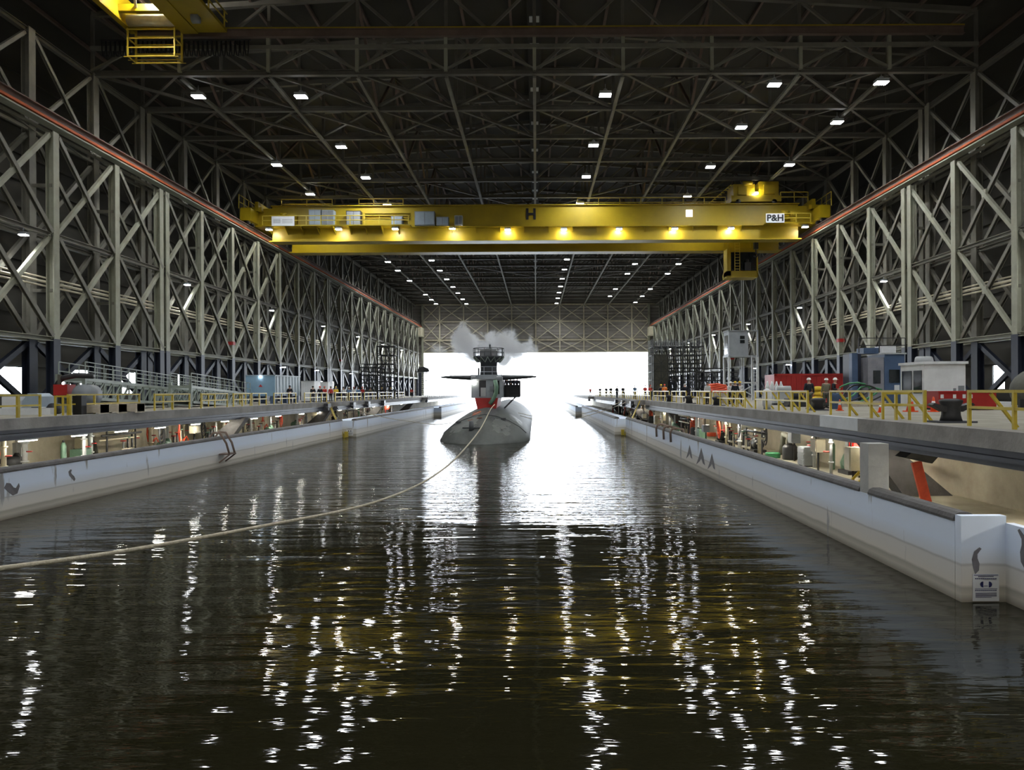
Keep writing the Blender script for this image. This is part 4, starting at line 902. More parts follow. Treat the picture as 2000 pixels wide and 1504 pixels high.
# ------------------------------------------------------------------ left deck equipment
def gangway(p0, p1, lab, wd=1.5):
    p0=Vector(p0); p1=Vector(p1); d=(p1-p0); L=d.length
    t = empty('gangway', p0, lab, 'gangway', None); rz = math.atan2(d.y,d.x); t.rotation_euler=(0,-math.asin(d.z/L),rz)
    n=max(6,round(L/1.25))
    for y in (0,-wd):
        mb=MB(); mb.bar((0,y,0),(L,y,0),.16,.2); mb.bar((.3,y,-1.15),(L-.3,y,-1.15),.14,.18); mb.build('side_chord','gang',t)
        mb=MB()
        for i in range(n):
            xa=L*i/n; xb=L*(i+1)/n; mb.bar((xa+.05,y,-.05),(xa+.05,y,-1.15),.08); mb.bar((xa+.05,y,-1.15),(xb,y,-.05),.07)
        mb.build('web','gang',t)
        mb=MB()
        for i in range(n+1): mb.bar((L*i/n,y,0),(L*i/n,y,1.05),.05)
        for z in (.5,1.05): mb.bar((0,y,z),(L,y,z),.05)
        mb.build('handrail','gang',t)
    MB().box(.2,L-.2,-wd,0,-1.12,-1.05).build('walkway','gang',t)
    MB().box(-.2,0,-.1,.1,-1.5,.3).box(-.2,0,-wd-.1,-wd+.1,-1.5,.3).box(-.2,0,-wd,0,-.1,.12).build('end_frame','gang',t)
    return t
gangway((-28.6,46,5.75),(-30.8,66,5.0), 'near grey-green gangway bridge lying on the left deck')
gangway((-27.6,58,5.35),(-28.9,73.5,4.75), 'farther grey-green gangway bridge beside the blue container')
Y=75.; x0,x1=(480-CX)*Y/F,(537-CX)*Y/F; t = empty('blue_container', (x1,Y,DECK), 'blue equipment container raised on stands, left deck', 'container')
MB().box(x0-x1,0,0,.06,.75,2.78).build('front_panel','blue',t); MB().box(x0-x1,0,.06,8,.75,2.74).build('body','blue2',t)
mb=MB()
for k in range(8): mb.box(0,.05,.4+k*.98,.6+k*.98,.8,2.7)
mb.build('side_rib','blue2',t); MB().box(x0-x1-.05,.06,-.05,8.05,2.74,2.82).build('roof','blue2',t)
for y in (.3,4,7.5):
    for x in (x0-x1+.3,-.3): MB().box(x-.2,x+.2,y-.2,y+.2,0,.75).build('stand','booth',t)
MB().lathe((0,0,0),[(.13,0),(.1,.07)],12).build('lamp','lens',t).location=(x0-x1+1.45,-.02,2.64)
mb=MB(); mb.poly([(x0-x1+1.25,-.02,1.65),(x0-x1+1.45,-.02,1.9),(x0-x1+1.65,-.02,1.65)],(0,.02,0)); mb.build('warning_mark','red',t)
for i,(a,b,Y,h,lab) in enumerate(((588,614,86,2.3,'cream-white container right behind the blue container'),(617,641,94,2.3,'pale white ribbed container, second behind the blue one'))):
    x0,x1=(a-CX)*Y/F,(b-CX)*Y/F; t=empty('white_container',((x0+x1)/2,Y,DECK),lab,'container','white containers on the left deck'); w=(x1-x0)/2
    MB().box(-w,w,0,2.4,.1,h).build('body','white',t); mb=MB()
    for k in range(6): mb.box(-w+.1+k*w/3.2,-w+.2+k*w/3.2,-.04,0,.2,h-.1)
    mb.build('corrugation','white',t); MB().box(-w-.03,w+.03,-.05,2.43,h,h+.08).build('roof','lgrey',t); MB().box(-w,w,.1,2.3,0,.1).build('skid','dark',t)
Y=40.; t=empty('pump_skid',(-26.6,Y,DECK),'pale pump skid with red box at the left picture edge','machine')
MB().box(-1.4,1.3,0,1.2,0,.35).build('base','white',t); MB().box(-1.3,-.35,.1,1.,.35,.95).build('cabinet','white',t); MB().prof((-.2,.05,.4),(-.2,1.1,.4),[(0,0),(1.0,0),(1.0,.55),(.75,.72),(.3,.72),(.0,.3)],(0,0,1)).build('tank','blue2',t)
MB().cone((1.2,.3,.3),(1.2,.8,.3),.3,.3,14).build('wheel','dark',t)
t=empty('winch',(-26.9,44,DECK),'dark winch with a bright red box beside the near gangway','winch')
MB().box(-.9,1.8,0,1.3,.0,.5).build('base','grey',t); MB().cone((.9,-.02,1.0),(.9,1.,1.0),.62,.62,20).build('drum','grey',t); MB().box(-.7,.1,-.1,.7,1.0,1.62).build('red_box','red',t); MB().bar((-.7,.5,.5),(-.7,.5,2.2),.16).build('post','tarp',t); MB().path([(-1.2,.6,.4),(-1.1,.6,1.4),(-.6,.6,2.),(.2,.6,2.15),(1.2,.6,2.1)],.16,8).build('arch','dark',t)
t=empty('black_box',((155-CX)*39/F,39,DECK),'tall black box standing at the left deck edge','box'); MB().box(-.22,.22,-.2,.25,0,.95).build('body','black',t); MB().box(-.24,.24,-.22,.27,.95,1.0).build('lid','dark',t)
for k,(a,b,Y) in enumerate(((164,196,40),(198,232,41.5),(234,268,43))):
    x0,x1=(a-CX)*Y/F,(b-CX)*Y/F; t=empty('timber_crate',((x0+x1)/2,Y,DECK),f'{ordw(k)} long pale crate right of the black box','crate','pale crates on the left deck'); w=(x1-x0)/2
    MB().box(-w,w,0,.8,.08,.5).build('body','pallet',t); MB().box(-w,-w+.12,-.03,.83,0,.52).build('batten','pallet',t); MB().box(w-.12,w,-.03,.83,0,.52).build('batten','pallet',t)
for k,(px,Y) in enumerate(((686,82),(708,90),(737,98),(762,108))):
    t=empty('fender_bracket',((-22.4 if k==0 else -21.6),Y,DECK-.85),f'{ordw(k)} dark bracket bolted to the left deck edge past the ladder','bracket','dark brackets on the left deck edge'); MB().box(-.1,.35,-.6,.6,0,.75).build('plate','dark',t); MB().cone((.2,-.7,.3),(.2,.7,.3),.16,.16,10).build('roller','dark',t)
for k,(Y) in enumerate((87,96,104)):
    t=empty('fender_bracket',(11.0,Y,DECK-.85),f'{ordw(k)} dark bracket bolted to the right deck edge','bracket','dark brackets on the right deck edge'); MB().box(-.35,.1,-.6,.6,0,.75).build('plate','dark',t); MB().cone((-.2,-.7,.3),(-.2,.7,.3),.16,.16,10).build('roller','dark',t)
# yellow dock ladders at the wall joints
for s,x,y,lab in ((-1,WL+.3,82.5,'yellow ladder at the joint of the left dock wall'),(1,WR-.3,84.1,'yellow ladder at the joint of the right dock wall')):
    t=empty('dock_ladder',(x,y,0),lab,'ladder')
    for q in (-.22,.22): MB().bar((0,q,-.5),(s*1.9,q,DECK),.08).build('stringer','yrail',t)
    mb=MB()
    for k in range(11): u=k/11.; mb.bar((s*1.9*u,-.22,-.3+4.0*u),(s*1.9*u,.22,-.3+4.0*u),.05)
    mb.build('rung','yrail',t); MB().bx((0,0,.35),(.3,.6,.6)).build('foot_block','yrail',t)
# signs on the wall ends
def docksign(x, y, z, w, h, lab):
    t=empty('dock_sign',(x,y,z),lab,'sign','white signs on the dock wall corners'); MB().box(-w/2,w/2,-.02,0,0,h).build('panel','white',t)
    def half(s):
        pts=[(s*w*.11,-.03,h*.62+r) for r in (-.11*h,.11*h)]; c=(s*w*.11); n=9
        arc=[(c+s*math.cos(-math.pi/2+math.pi*i/(n-1))*h*.11,-.03,h*.62+math.sin(-math.pi/2+math.pi*i/(n-1))*h*.11) for i in range(n)]
        return arc
    for s in (-1,1): MB().poly(half(s) if s<0 else half(s)[::-1],(0,.01,0)).build('symbol','signblue',t)
    mb=MB(); mb.box(-.08*w,.06*w,-.03,-.02,h*.56,h*.575)
    for (a,b,z0,th) in ((-.46,.46,.955,.02),(-.3,.3,.90,.025),(-.42,.42,.82,.03),(-.42,.42,.45,.015),(-.42,.42,.385,.025),(-.40,.40,.30,.012),(-.40,.40,.26,.012),(-.40,.40,.22,.012),(-.40,.40,.18,.012),(-.40,.2,.14,.012)):
        if th>=.025:
            n=11
            for i in range(n): mb.box(w*(a+(b-a)*i/n),w*(a+(b-a)*(i+.72)/n),-.03,-.02,h*z0,h*(z0+th))
        else: mb.box(w*a,w*b,-.03,-.02,h*z0,h*(z0+th))
    mb.build('lettering','signblue',t)
docksign(WR+.55,17.64,.03,.6,.62,'white clearance sign on the near right dock wall corner')
docksign(WL+.55,82.95,.2,.75,.8,'white clearance sign on the far left dock wall corner, beside ladder')
MB_=MB
# boarding step hung on the left wall, pipe hooks on the right wall
p=(WL,P(432,870,50).y,0)
t=empty('hanging_step',(WL,F*20.7/(CX-432),0),'rusty hooked step hung over the left dock wall','step')
MB().box(.05,.75,-.55,.55,.85,.93).build('tread','rust',t); MB().bar((.05,-.5,.35),(.75,-.5,.88),.08).build('strut','rust',t); MB().bar((.05,.5,.35),(.75,.5,.88),.08).build('strut','rust',t)
for y in (-.45,.45): MB().path([(.7,y,.9),(.5,y,1.6),(.1,y,2.25),(-.35,y,2.3),(-.6,y,1.95),(-.6,y,1.6)],.07,8).build('hook','rust',t)
for k in range(3):
    Y=WR*F/(1285+14*k-CX); t=empty('pipe_hook',(WR,Y,0),f'{ordw(k)} rusty pipe hook over the right dock wall cap','hook','pipe hooks on the right dock wall'); MB().path([(-.12,0,1.2),(-.15,0,1.9),(-.02,0,2.15),(.25,0,2.2),(.78,0,2.1),(.82,0,1.7)],.08,8).build('hook','rust',t)
# scuffed patches on the walls
def scuff(x,y,z,pts,lab,axis='x'):
    s=-1 if x>0 else 1
    if axis=='x': v=[(0,a,b) for a,b in pts]; d=(s*.006,0,0)
    else: v=[(a,0,b) for a,b in pts]; d=(0,-.006,0)
    o=MB().poly(v,d).build('wall_scuff','patch'); o.location=(x,y,z); tag(o,lab,'scuff mark','scuff marks on the dock walls','structure')
blob=[(-.5,.1),(-.35,.3),(-.1,.25),(.1,.05),(.25,0),(.45,.2),(.5,.05),(.35,-.25),(.05,-.3),(-.25,-.1)]
tear=[(0,.5),(.08,.3),(.12,0),(.14,-.3),(.05,-.5),(-.03,-.2),(-.1,0),(-.06,.3)]
spike=[(-.28,-.35),(-.2,0),(-.05,.4),(.02,.2),(.12,-.1),(.3,-.5),(.05,-.25),(-.05,-.1),(-.15,-.3)]
scuff(WL+.003,30.3,1.15,[(a*.9,b*.9) for a,b in blob],'dark grey scuff low at the left picture edge')
scuff(WL+.003,34.2,1.25,[(b*.6-a*.25,a*.55) for a,b in blob],'narrow grey scuff on the near left dock wall')
scuff(WR-.003,42.8,.95,[(a*3.2,b*1.1) for a,b in spike],'pointed dark scuff on the right dock wall, first of three')
scuff(WR-.003,45.6,1.0,[(a*4.2,b*1.25) for a,b in spike],'pointed dark scuff on the right dock wall, second of three')
scuff(WR-.003,49.0,1.0,[(a*3.4,b*1.1) for a,b in spike],'pointed dark scuff on the right dock wall, third of three')
scuff(WR+1.016,17.0,1.35,[(b*.5+a*.2,a*.85) for a,b in blob],'long dark scuff on the nearest right dock wall end')
scuff(WR+.34,17.645,.95,[(b*.35+a*.12,a*.62) for a,b in blob],'grey smudge above the clearance sign','y')
# ------------------------------------------------------------------ gallery fittings
def buttress(s, y, lab):
    x=DL+.6 if s<0 else DR-.1; pts=[(0,0,.95),(0,0,DECK-.8),(s*2.6,0,DECK-.8),(s*2.6,0,.95)] 
    pts=[(s*.1,0,DECK-.8),(s*1.0,0,DECK-.8),(s*3.4,0,.95),(s*1.6,0,.95)]
    o=MB().poly(pts,(0,.9,0)).build('concrete_buttress','cap'); o.location=(x+s*.2,y,0); tag(o,lab,'buttress','slanted buttresses under the deck','thing')  # dark material puts the shade under the deck into the buttress colour
for k,y in enumerate((59,83.5,112,140)): buttress(-1,y,f'{ordw(k)} slanted concrete buttress under the left deck')
for k,y in enumerate((28.4,71,98,126)): buttress(1,y,f'{ordw(k)} slanted concrete buttress under the right deck')
o=MB().box(WR+.02,WR+.62,22.6,23.2,WT,DECK-.5).build('concrete_post','pconc'); tag(o,'square concrete post standing on the near right dock wall','post',None,'thing'); 
rr=random.Random(11)
GX={-1:(-24.0,-26.6),1:(12.6,15.0)}
FLR=.95
def gthing(kind,s,x,y,lab,seed):
    q=random.Random(seed); t=empty(kind,(x,y,FLR),lab,{'pipe_riser':'pipe','wall_box':'box','valve_set':'valve','pump':'pump','hung_hose':'hose','tool_cabinet':'cabinet','gas_bottle':'cylinder','work_lamp':'lamp','hose_coil':'hose','pipe_rack':'pipes','fan_unit':'fan','hose_drop':'hose'}[kind])
    H=DECK-.4-FLR
    if kind=='pipe_riser':
        m=q.choice(['cream','cream','lgrey','white']); r=q.uniform(.07,.13)
        MB().tube((0,0,0),(0,0,H),r,10).build('pipe',m,t); 
        for z in (.6,1.5): MB().lathe((0,0,z),[(r*1.6,0),(r*1.6,.07)],12).build('flange',m,t)
        MB().lathe((-s*.22,0,1.1),[(.13,0),(.14,.03),(.13,.05)],12).build('valve_wheel','red',t); MB().tube((0,0,1.12),(-s*.22,0,1.12),.03,6).build('stem','dark',t)
    elif kind=='wall_box':
        w,h=q.uniform(.5,1.0),q.uniform(.5,.95); m=q.choice(['lgrey','cream','grey','cream']); z=q.uniform(.6,1.1)
        MB().box(-.22,.22,-w/2,w/2,z,z+h).build('body',m,t); MB().box(-s*.26 if s>0 else .22,-.22 if s>0 else .26,-w/2+.06,w/2-.06,z+.06,z+h-.06).build('door',m,t); MB().tube((0,0,0),(0,0,z),.05,6).build('conduit','dark',t); MB().tube((0,w/3,z+h),(0,w/3,H),.035,6).build('conduit','dark',t)
    elif kind=='valve_set':
        for k in range(3): MB().tube((0,-.5+.5*k,0),(0,-.5+.5*k,1.0+.2*k),.06,8).build('pipe',q.choice(['cream','lgrey','dark']),t); MB().lathe((0,-.5+.5*k,1.0+.2*k),[(.16,0),(.17,.03),(.16,.06)],12).build('valve_wheel',q.choice(['red','dark','green']),t)
        MB().tube((0,-.7,.5),(0,.7,.5),.08,8).build('manifold','cream',t)
    elif kind=='pump':
        m=q.choice(['green','grey','dark']); MB().box(-.4,.4,-.6,.6,0,.18).build('base','dark',t); MB().tube((0,-.45,.5),(0,.35,.5),.3,14).build('motor',m,t); MB().lathe((0,.5,.2),[(.28,0),(.32,.3),(.2,.6),(.12,.75)],14).build('volute',m,t); MB().tube((0,.5,.9),(0,.5,1.7),.08,8).build('outlet','lgrey',t)
    elif kind=='hung_hose':
        m=q.choice(['redor','redor','hose','dark'])
        for k in range(4):
            r=.28+.03*k; MB().path([(.03*k-.05,r*math.sin(a),1.7+.95*r*1.7*math.cos(a)-.2*k) for a in [i*.45 for i in range(15)]],.045,6).build('loop',m,t)
        MB().tube((0,0,1.9),(0,0,H),.03,6).build('hanger','dark',t)
    elif kind=='tool_cabinet':
        m=q.choice(['green','grey','cream']); h=q.uniform(.8,1.2); MB().box(-.3,.3,-.5,.5,.06,h).build('body',m,t)
        for k in range(3): MB().box(-s*.33 if s>0 else .3,-.3 if s>0 else .33,-.46,.46,.12+k*h*.29,.06+(k+1)*h*.29).build('drawer',m,t)
        for y_ in (-.4,.4): MB().box(-.25,.25,y_-.06,y_+.06,0,.06).build('foot','dark',t)
    elif kind=='gas_bottle':
        MB().lathe((0,0,0),[(.13,0),(.14,.05),(.14,1.2),(.07,1.38)],14).build('body',q.choice(['green','red','lgrey','white']),t); MB().lathe((0,0,1.38),[(.05,0),(.05,.12)],10).build('valve','dark',t)
    elif kind=='work_lamp':
        MB().prof((0,-.3,H-.5),(0,.3,H-.5),[(-.35,-.1),(.35,-.1),(.2,.2),(-.2,.2)],(0,0,1)).build('shade','dark',t); MB().tube((0,0,H-.35),(0,0,H),.03,6).build('hanger','dark',t)
    elif kind=='hose_coil':
        m=q.choice(['redor','dark','hose'])
        for k in range(3): MB().path([(.38*math.cos(a),.38*math.sin(a),.08+.1*k) for a in [i*.42 for i in range(16)]],.06,6).build('coil',m,t)
    elif kind=='pipe_rack':
        for k in range(4): MB().tube((.12*(k%2),-2.2,1.2+.28*k),(.12*(k%2),2.2,1.2+.28*k),.05+.02*(k%3),8).build('pipe',['cream','dark','cream','lgrey'][k],t)
        for y_ in (-1.6,1.6): MB().bar((.08,y_,0),(.08,y_,H),.08).build('support','dark',t)
    elif kind=='hose_drop':
        m=q.choice(['redor','redor','dark','cream'])
        for k in range(2): MB().path([(-.1*k,-.9+.2*k,H-.2),(-.12,-.8+.2*k,1.2),(-.2,-.4,.5+.2*k),(-.25,.1,.45+.2*k),(-.2,.6,.9),(-.1,.9,.4),(0,1.1,.06)],.045,6).build('hose',m,t)
        MB().tube((0,-.9,H-.2),(0,-.9,H),.03,6).build('hanger','dark',t)
    elif kind=='fan_unit':
        MB().lathe((0,0,0),[(.4,.0),(.42,.1),(.42,.7),(.3,.85)],18).build('housing','dark',t); MB().path([(0,.0,.8),(0,.3,1.3),(-.1,.8,1.4),(0,1.3,.9),(0,1.5,.2)],.16,8).build('duct',q.choice(['redor','tarp','lgrey']),t)
    return t
DESC={'hose_drop':'loop of thin hose trailing to the floor','pipe_riser':'upright pale pipe with red valve wheel','wall_box':'pale electrical box on a conduit','valve_set':'set of three valves on a manifold','pump':'pump set with motor','hung_hose':'hank of hose hung below the deck','tool_cabinet':'tool cabinet with drawers','gas_bottle':'upright gas bottle','work_lamp':'dark hooded work lamp below the deck','hose_coil':'coil of hose on the floor','pipe_rack':'rack of lengthwise pipes','fan_unit':'dark fan unit with bent duct'}
for s,y0 in ((-1,34.),(1,31.)):
    y=y0; cnt={}; seq=['wall_box','pipe_riser','hung_hose','valve_set','pipe_riser','pump','wall_box','gas_bottle','pipe_riser','tool_cabinet','work_lamp','pipe_riser','wall_box','fan_unit','hose_coil','pipe_rack','valve_set','pipe_riser','hung_hose','pump','pipe_riser','hose_drop','valve_set','hose_drop']
    k=0
    while y<138:
        kind=seq[k%len(seq)]; k+=1; c=cnt.get(kind,0); cnt[kind]=c+1
        x=rr.uniform(*sorted(GX[s])); 
        gthing(kind,s,x,y,f'{ordw(c)} {DESC[kind]} in {SIDE[s]} gallery, counted from camera',k*7+(1 if s>0 else 0))
        y+=rr.uniform(.55,1.15)*(1 if y<75 else 2.2)
# near right: hooded lamp with red chute, red signal light, red sheet
t=empty('hooded_lamp',(13.1,26.4,0),'black hooded floodlight with a red chute under the near right deck','lamp')
MB().prof((0,-.4,2.6),(0,.4,2.6),[(-.6,-.02),(.3,-.22),(.6,.1),(.2,.32),(-.2,.3)],(0,0,1)).build('hood','dark',t); MB().tube((0,0,2.85),(0,0,3.3),.05,6).build('hanger','dark',t); MB().bar((-.05,0,2.4),(.3,0,1.0),.34,.1).build('chute','redor',t)
t=empty('signal_light',(13.6,32.4,2.55),'glowing red signal light hanging in the right gallery','lamp'); MB().ball((0,0,0),(.2,.2,.22),12,8).build('lens','lensr',t); MB().box(-.32,.35,.22,.26,-.6,.45).build('red_sheet','red',t); MB().tube((0,0,.2),(0,0,.8),.03,6).build('hanger','dark',t)
t=empty('signal_light',(-23.6,122,2.4),'small glowing red light in the far left gallery','lamp'); MB().ball((0,0,0),(.3,.3,.3),12,8).build('lens','lensr',t); MB().tube((0,0,.25),(0,0,1.),.04,6).build('hanger','dark',t)
t=empty('gallery_stair',(13.6,30.2,FLR),'yellow stair rail climbing in the near right gallery','stair'); 
for y in (0,.7): MB().bar((-1.2,y,0),(.9,y,2.3),.08).build('stringer','yrail',t)
mb=MB()
for k in range(8): mb.box(-1.2+.26*k,-1.0+.26*k,0,.7,.25*k,.25*k+.04)
mb.build('tread','yrail',t)
# ------------------------------------------------------------------ people
def skinmesh(name, verts, edges, radii, m, sub=1):
    me=bpy.data.meshes.new(name); me.from_pydata(verts,edges,[]); o=bpy.data.objects.new(name,me); COL.objects.link(o)
    md=o.modifiers.new('s','SKIN'); md.use_smooth_shade=True
    for i,r in enumerate(radii):
        d=me.skin_vertices[0].data[i]; rr_=r if isinstance(r,tuple) else (r,r); d.radius=rr_; d.use_root=(i==0)
    if sub: sd=o.modifiers.new('u','SUBSURF'); sd.levels=sub; sd.render_levels=sub
    dg_=bpy.context.evaluated_depsgraph_get(); ev=o.evaluated_get(dg_); out=bpy.data.meshes.new_from_object(ev); out.name=name
    bpy.data.objects.remove(o); out.materials.clear(); out.materials.append(m)
    for p in out.polygons: p.use_smooth=True
    return out
def figure(pose):
    # joints of one standing figure, facing -y; returns body, jacket, trousers, boots meshes
    V=[];E=[];R=[]
    def v(p,r,par=None):
        V.append(p);R.append(r)
        if par is not None:E.append((par,len(V)-1))
        return len(V)-1
    pel=v((0,0,.95),(.15,.11)); wa=v((0,0,1.10),(.14,.10),pel); ch=v((0,.01,1.30),(.17,.11),wa); sh=v((0,.01,1.43),(.13,.09),ch); nk=v((0,0,1.50),.055,sh)
    hd=v((0,-.01,1.58),(.07,.08),nk); hm=v((0,-.015,1.66),(.075,.092),hd); ht=v((0,-.01,1.72),(.055,.065),hm)
    nose=v((0,-.115,1.615),.014,hd); e1=v((.085,0,1.62),.016,hd); e2=v((-.085,0,1.62),.016,hd)
    arms={};legs={}
    for s in (-1,1):
        ls=pose['leg'][0 if s<0 else 1]
        h=v((s*.095,0,.88),.10,pel); k=v((s*.11,ls[0],.50),.066,h); an=v((s*.12,ls[1],.10),.046,k); f=v((s*.125,ls[1]-.13,.045),.042,an)
        legs[s]=[(s*.095,0,.88),(s*.11,ls[0],.50),(s*.12,ls[1],.10),(s*.125,ls[1]-.13,.045)]
        el,wr,hn=pose['arm'][0 if s<0 else 1]
        sp_=(s*.19,.01,1.40); el=(s*el[0],el[1],el[2]); wr=(s*wr[0],wr[1],wr[2]); hn=(s*hn[0],hn[1],hn[2])
        a=v(sp_,.062,sh); b=v(el,.045,a); c=v(wr,.032,b); d=v(hn,(.038,.022),c); arms[s]=[sp_,el,wr,hn]
        dv=(Vector(hn)-Vector(wr)).normalized(); sd=dv.cross(Vector((1,0,0))); sd=sd.normalized() if sd.length>.1 else Vector((0,1,0))
        for q,(o_,l) in enumerate(((-.027,.07),(-.009,.08),(.009,.075),(.027,.06))):
            p1=Vector(hn)+dv*.045+sd*o_; p2=p1+dv*l*.5+Vector((-s*.008,0,0)); p3=p2+dv*l*.4+Vector((-s*.018,0,0))
            i1=v(tuple(p1),.010,d); i2=v(tuple(p2),.009,i1); v(tuple(p3),.007,i2)
        p1=Vector(hn)-sd*.035; i1=v(tuple(p1),.012,d); v(tuple(p1-sd*.02+dv*.04),.009,i1)
    body=skinmesh('person',V,E,R,M['skin'])
    # jacket
    V=[];E=[];R=[]
    a0=v((0,0,.90),(.185,.135)); a1=v((0,0,1.08),(.175,.13),a0); a2=v((0,.01,1.30),(.20,.14),a1); a3=v((0,.01,1.42),(.15,.11),a2); v((0,.0,1.49),(.075,.075),a3)
    for s in (-1,1):
        p=arms[s]; i=v(p[0],.08,a3); j=v(p[1],.064,i); w=Vector(p[1]).lerp(Vector(p[2]),.93); v(tuple(w),.05,j)
    jac=skinmesh('jacket',V,E,R,M['jnavy'])
    V=[];E=[];R=[]
    a0=v((0,0,.97),(.165,.125))
    for s in (-1,1):
        p=legs[s]; i=v(p[0],.118,a0); j=v(p[1],.085,i); w=Vector(p[1]).lerp(Vector(p[2]),.92); v(tuple(w),.072,j)
    tro=skinmesh('trousers',V,E,R,M['trk'])
    mb=MB()
    for s in (-1,1):
        p=legs[s][2]; mb.ball((p[0],p[1]-.06,.05),(.055,.15,.055),10,6); mb.tube((p[0],p[1],.04),(p[0],p[1],.18),.058,10)
    mb.v=[(x,y,max(0,z)) for x,y,z in mb.v]; bo=mb.mesh('boots',M['black'])
    return body,jac,tro,bo
POSES=[{'leg':((-.02,0.),(.0,.04)),'arm':(((.25,.03,1.13),(.27,-.04,.90),(.27,-.07,.82)),((.25,.03,1.13),(.27,-.03,.90),(.27,-.06,.82)))},
       {'leg':((0,.02),(-.03,0.)),'arm':(((.26,.0,1.14),(.08,-.22,1.12),(.01,-.24,1.13)),((.26,.0,1.14),(.08,-.21,1.07),(.01,-.24,1.06)))},
       {'leg':((-.12,-.12),(.02,.18)),'arm':(((.25,-.05,1.14),(.24,-.25,1.02),(.23,-.33,1.0)),((.25,.1,1.15),(.27,.08,.92),(.27,.04,.84)))}]
FIG=[figure(p) for p in POSES]
hat=MB().lathe((0,-.01,1.665),[(.135,0),(.135,.012),(.112,.02),(.108,.06),(.085,.105),(.03,.125)],18); hat.box(-.07,.07,-.19,-.1,1.665,1.675)
HAT={m:hat.mesh('hard_hat',M[m]) for m in ('hatw','haty','hatr','hatd')}
VST=MB().prof((0,-.155,1.0),(0,-.15,1.42),[(-.16,0),(.16,0),(.16,.02),(-.16,.02)],(0,1,0)); VST.prof((0,.16,1.0),(0,.165,1.42),[(-.16,0),(.16,0),(.16,.02),(-.16,.02)],(0,1,0))
cache={}
def recol(me,m):
    if (me.name,m) not in cache: c=me.copy(); c.materials[0]=M[m]; c.name=me.name.split('.')[0]; cache[me.name,m]=c
    return cache[me.name,m]
eyes=MB().ball((.032,-.1,1.635),(.012,.008,.008),8,5).ball((-.032,-.1,1.635),(.012,.008,.008),8,5).mesh('eyes',M['black'])
mouth=MB().box(-.028,.028,-.1,-.092,1.56,1.568).mesh('mouth',M['red'])
def person(x,y,rz,pose,jk,tk,hk,lab,vest=None,z=DECK,group=None):
    b,j,t_,bo=FIG[pose]; o=bpy.data.objects.new('person',b); COL.objects.link(o); o.location=(x,y,z); o.rotation_euler=(0,0,rz); tag(o,lab,'person',group,'thing')
    inst('jacket',recol(j,jk),o); inst('trousers',recol(t_,tk),o); inst('boots',bo,o); inst('hard_hat' if hk!='hatd' else 'cap',HAT[hk],o); inst('eyes',eyes,o); inst('mouth',mouth,o)
    if vest: VV=cache.setdefault(('v',vest),VST.mesh('safety_vest',M[vest])); inst('safety_vest',VV,o)
    return o
def pp(px,Y): return (px-CX)*Y/F
PI=math.pi
person(pp(1580,43.5),43.5,PI,0,'jnavy','trg','hatw','person in black jacket and white hard hat seen from behind, right deck')
person(pp(1614,45),45,-.6,0,'jkhaki','trg','hatw','person in khaki overalls and white hard hat, right deck')
person(pp(1631,44),44,.7,1,'jnavy','trg','hatw','person in red safety vest and white hard hat, right deck','jred')
right=[(1427,60,.3,1,'jwhite','trk','hatw','person in white hat and pale vest, leftmost under lookout tower'),(1436,58,-.2,0,'jnavy','trk','haty','person in yellow hat and dark jacket under lookout tower'),(1445,59,-.5,1,'jwhite','trk','haty','person in yellow hat and white vest, rightmost under lookout tower'),
 (1382,61,.4,0,'jwhite','trk','hatd','person in white top beside the orange hose heap'),(1338,74,PI,0,'jnavy','trk','hatw','person in dark clothes and white hat, alone on right deck'),(1291,84,.2,0,'jnavy','trk','haty','person in dark jacket and yellow hat at right railing'),(1298,82,-.3,1,'jorange','trk','hatr','person in orange top at right railing'),
 (1270,92,.4,1,'jred','trk','hatr','person in red jacket and red hat on right deck, left of orange top'),(1260,98,0,0,'jred','trk','hatw','person in red jacket and white hat on right deck')]
for a in right: person(pp(a[0],a[1]),a[1],*a[2:8])
far=[(1240,.2,'jblue','hatw','far person in blue at the right railing'),(1217,0,'jnavy','hatd','first far dark figure on right deck, nearest the scaffold'),(1205,.5,'jnavy','hatd','second far dark figure on right deck'),(1193,0,'jnavy','hatr','third far dark figure on right deck'),(1184,.4,'jnavy','hatd','fourth far dark figure on right deck'),(1172,0,'jnavy','hatd','fifth far dark figure on right deck'),(1153,0,'jred','hatr','sixth far figure on right deck, in red')]
for i,a in enumerate(far):
    X=12.6 if i<2 else 11.6; person(X,min(X*F/(a[0]-CX),150+9*i),a[1],i%2,a[2],'trk',a[3],a[4])
left=[(566,.4,1,'jnavy','hatd','person in dark clothes in front of the blue container'),(611,.5,1,'jnavy','hatd','person with folded arms before the first white container'),(625,.3,0,'jnavy','hatr','person in navy with red hat before second white container'),(634,-.2,1,'jred','hatr','person in red jacket beside the second white container'),(646,.6,0,'jred','hatd','person in long red coat, left deck'),(656,.2,1,'jyellow','haty','person in yellow jacket on left deck'),(671,.0,0,'jwhite','hatd','person in white top on left deck'),(682,.3,0,'jblue','hatw','person in pale blue shirt on left deck, first'),(691,.1,1,'jwhite','hatr','person in white with red hat on left deck'),(700,.4,0,'jblue','hatd','taller person in blue shirt on left deck'),(708,-.3,1,'jred','hatr','person in red jacket and red hat, mid left deck'),(723,.2,0,'jkhaki','hatd','person in khaki clothes, mid left deck'),(746,.5,1,'jnavy','haty','person in dark jacket with yellow hat, left deck'),(763,.2,0,'jnavy','haty','person in dark jacket with yellow hat, farther left deck'),(804,.2,1,'jred','hatw','far person in red near the left of the opening')]
for i,a in enumerate(left):
    X=-24.2 if a[0]<700 else -23.4; person(X,X*F/(a[0]-CX),a[1],a[2],a[3],'trk',a[4],a[5])
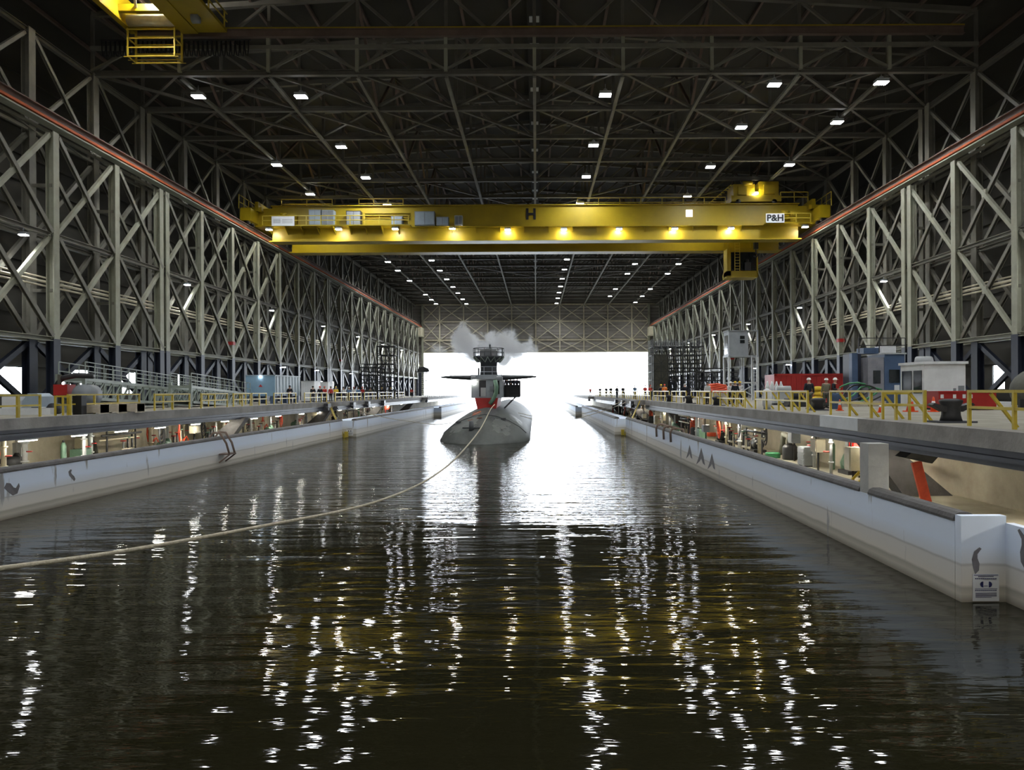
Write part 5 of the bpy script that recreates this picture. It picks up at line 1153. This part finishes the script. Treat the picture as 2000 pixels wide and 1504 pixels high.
for k,x in enumerate((-3.3,-2.9,-2.5,-2.15)): person(x,87.2+.45*(k%2),.3*k,1 if k%2 else 0,'jnavy','trk','hatd',f'{ordw(k)} dark figure from the left on the submarine side platform',None,4.7)
# ------------------------------------------------------------------ outside
t=empty('storage_tank',(-50,63,DECK-.2),'white ribbed storage tank outside the left wall opening','tank'); MB().lathe((0,0,0),[(3.8,0),(3.8,5.2),(2.4,6.2),(.1,6.5)],40).build('shell','white',t)
mb=MB()
for z in (1,2,3,4): mb.lathe((0,0,z),[(3.84,0),(3.84,.12)],40)
mb.build('hoop','lgrey',t)
t=empty('box_trailer',(49,63,DECK-.2),'white box trailer parked outside the right wall opening','trailer'); MB().box(-1.3,1.3,-4,5,1.0,3.6).build('box','white',t)
for y in (-3,3.6): MB().cone((-1.35,y,.5),(1.35,y,.5),.5,.5,16).build('axle','dark',t)
MB().box(-1.1,1.1,-3.9,4.9,.8,1.0).build('chassis','dark',t)
for s,nm in ((-1,'ground_outside_left'),(1,'ground_outside_right')):
    o=MB().box(min(s*41.3,s*140),max(s*41.3,s*140),-30,260,DECK-.5,DECK-.2).build(nm,'lgrey'); struct(o,f'pale ground outside the {SIDE[s]} wall','ground')
# ------------------------------------------------------------------ camera, sky, view
cam=bpy.data.cameras.new('camera'); co=bpy.data.objects.new('camera',cam); COL.objects.link(co)
cam.sensor_width=36; cam.lens=36*F/2000; cam.shift_x=-(CX-1000)/2000; cam.shift_y=(CY-752)/2000; cam.clip_end=3000
co.matrix_world=Matrix.Translation((0,0,CZ))@Matrix.Rotation(math.pi/2,4,'X')@Matrix.Rotation(-ROLL,4,'Z')
scene.camera=co
wd=bpy.data.worlds.new('overcast_sky'); scene.world=wd; wd.use_nodes=True
nt=wd.node_tree; bg=nt.nodes['Background']; tc=nt.nodes.new('ShaderNodeTexCoord'); sx=nt.nodes.new('ShaderNodeSeparateXYZ'); cr=nt.nodes.new('ShaderNodeValToRGB')
nt.links.new(tc.outputs['Generated'],sx.inputs[0]); nt.links.new(sx.outputs['Z'],cr.inputs[0]); nt.links.new(cr.outputs[0],bg.inputs[0])
cr.color_ramp.elements[0].color=(.86,.93,1.,1); cr.color_ramp.elements[1].color=(.62,.76,1.,1); bg.inputs['Strength'].default_value=9.5
# daylight entrance at the dock opening
lt=bpy.data.lights.new('daylight_portal','AREA'); lt.shape='RECTANGLE'; lt.size=64; lt.size_y=16; lt.cycles.is_portal=True
lo=bpy.data.objects.new('daylight_portal',lt); COL.objects.link(lo); lo.location=(0,YEND+2,8); lo.rotation_euler=(-math.pi/2,0,0)
vs=scene.view_settings; vs.view_transform='Standard'; vs.look='None'; vs.gamma=1; vs.use_curve_mapping=False; vs.exposure=1.08
scene.cycles.use_denoising=True; scene.cycles.max_bounces=12; scene.cycles.diffuse_bounces=3; scene.cycles.glossy_bounces=3; scene.cycles.volume_bounces=10; scene.cycles.blur_glossy=1.0; scene.cycles.sample_clamp_indirect=6; scene.cycles.sample_clamp_direct=0
scene.cycles.caustics_reflective=True; scene.cycles.caustics_refractive=False
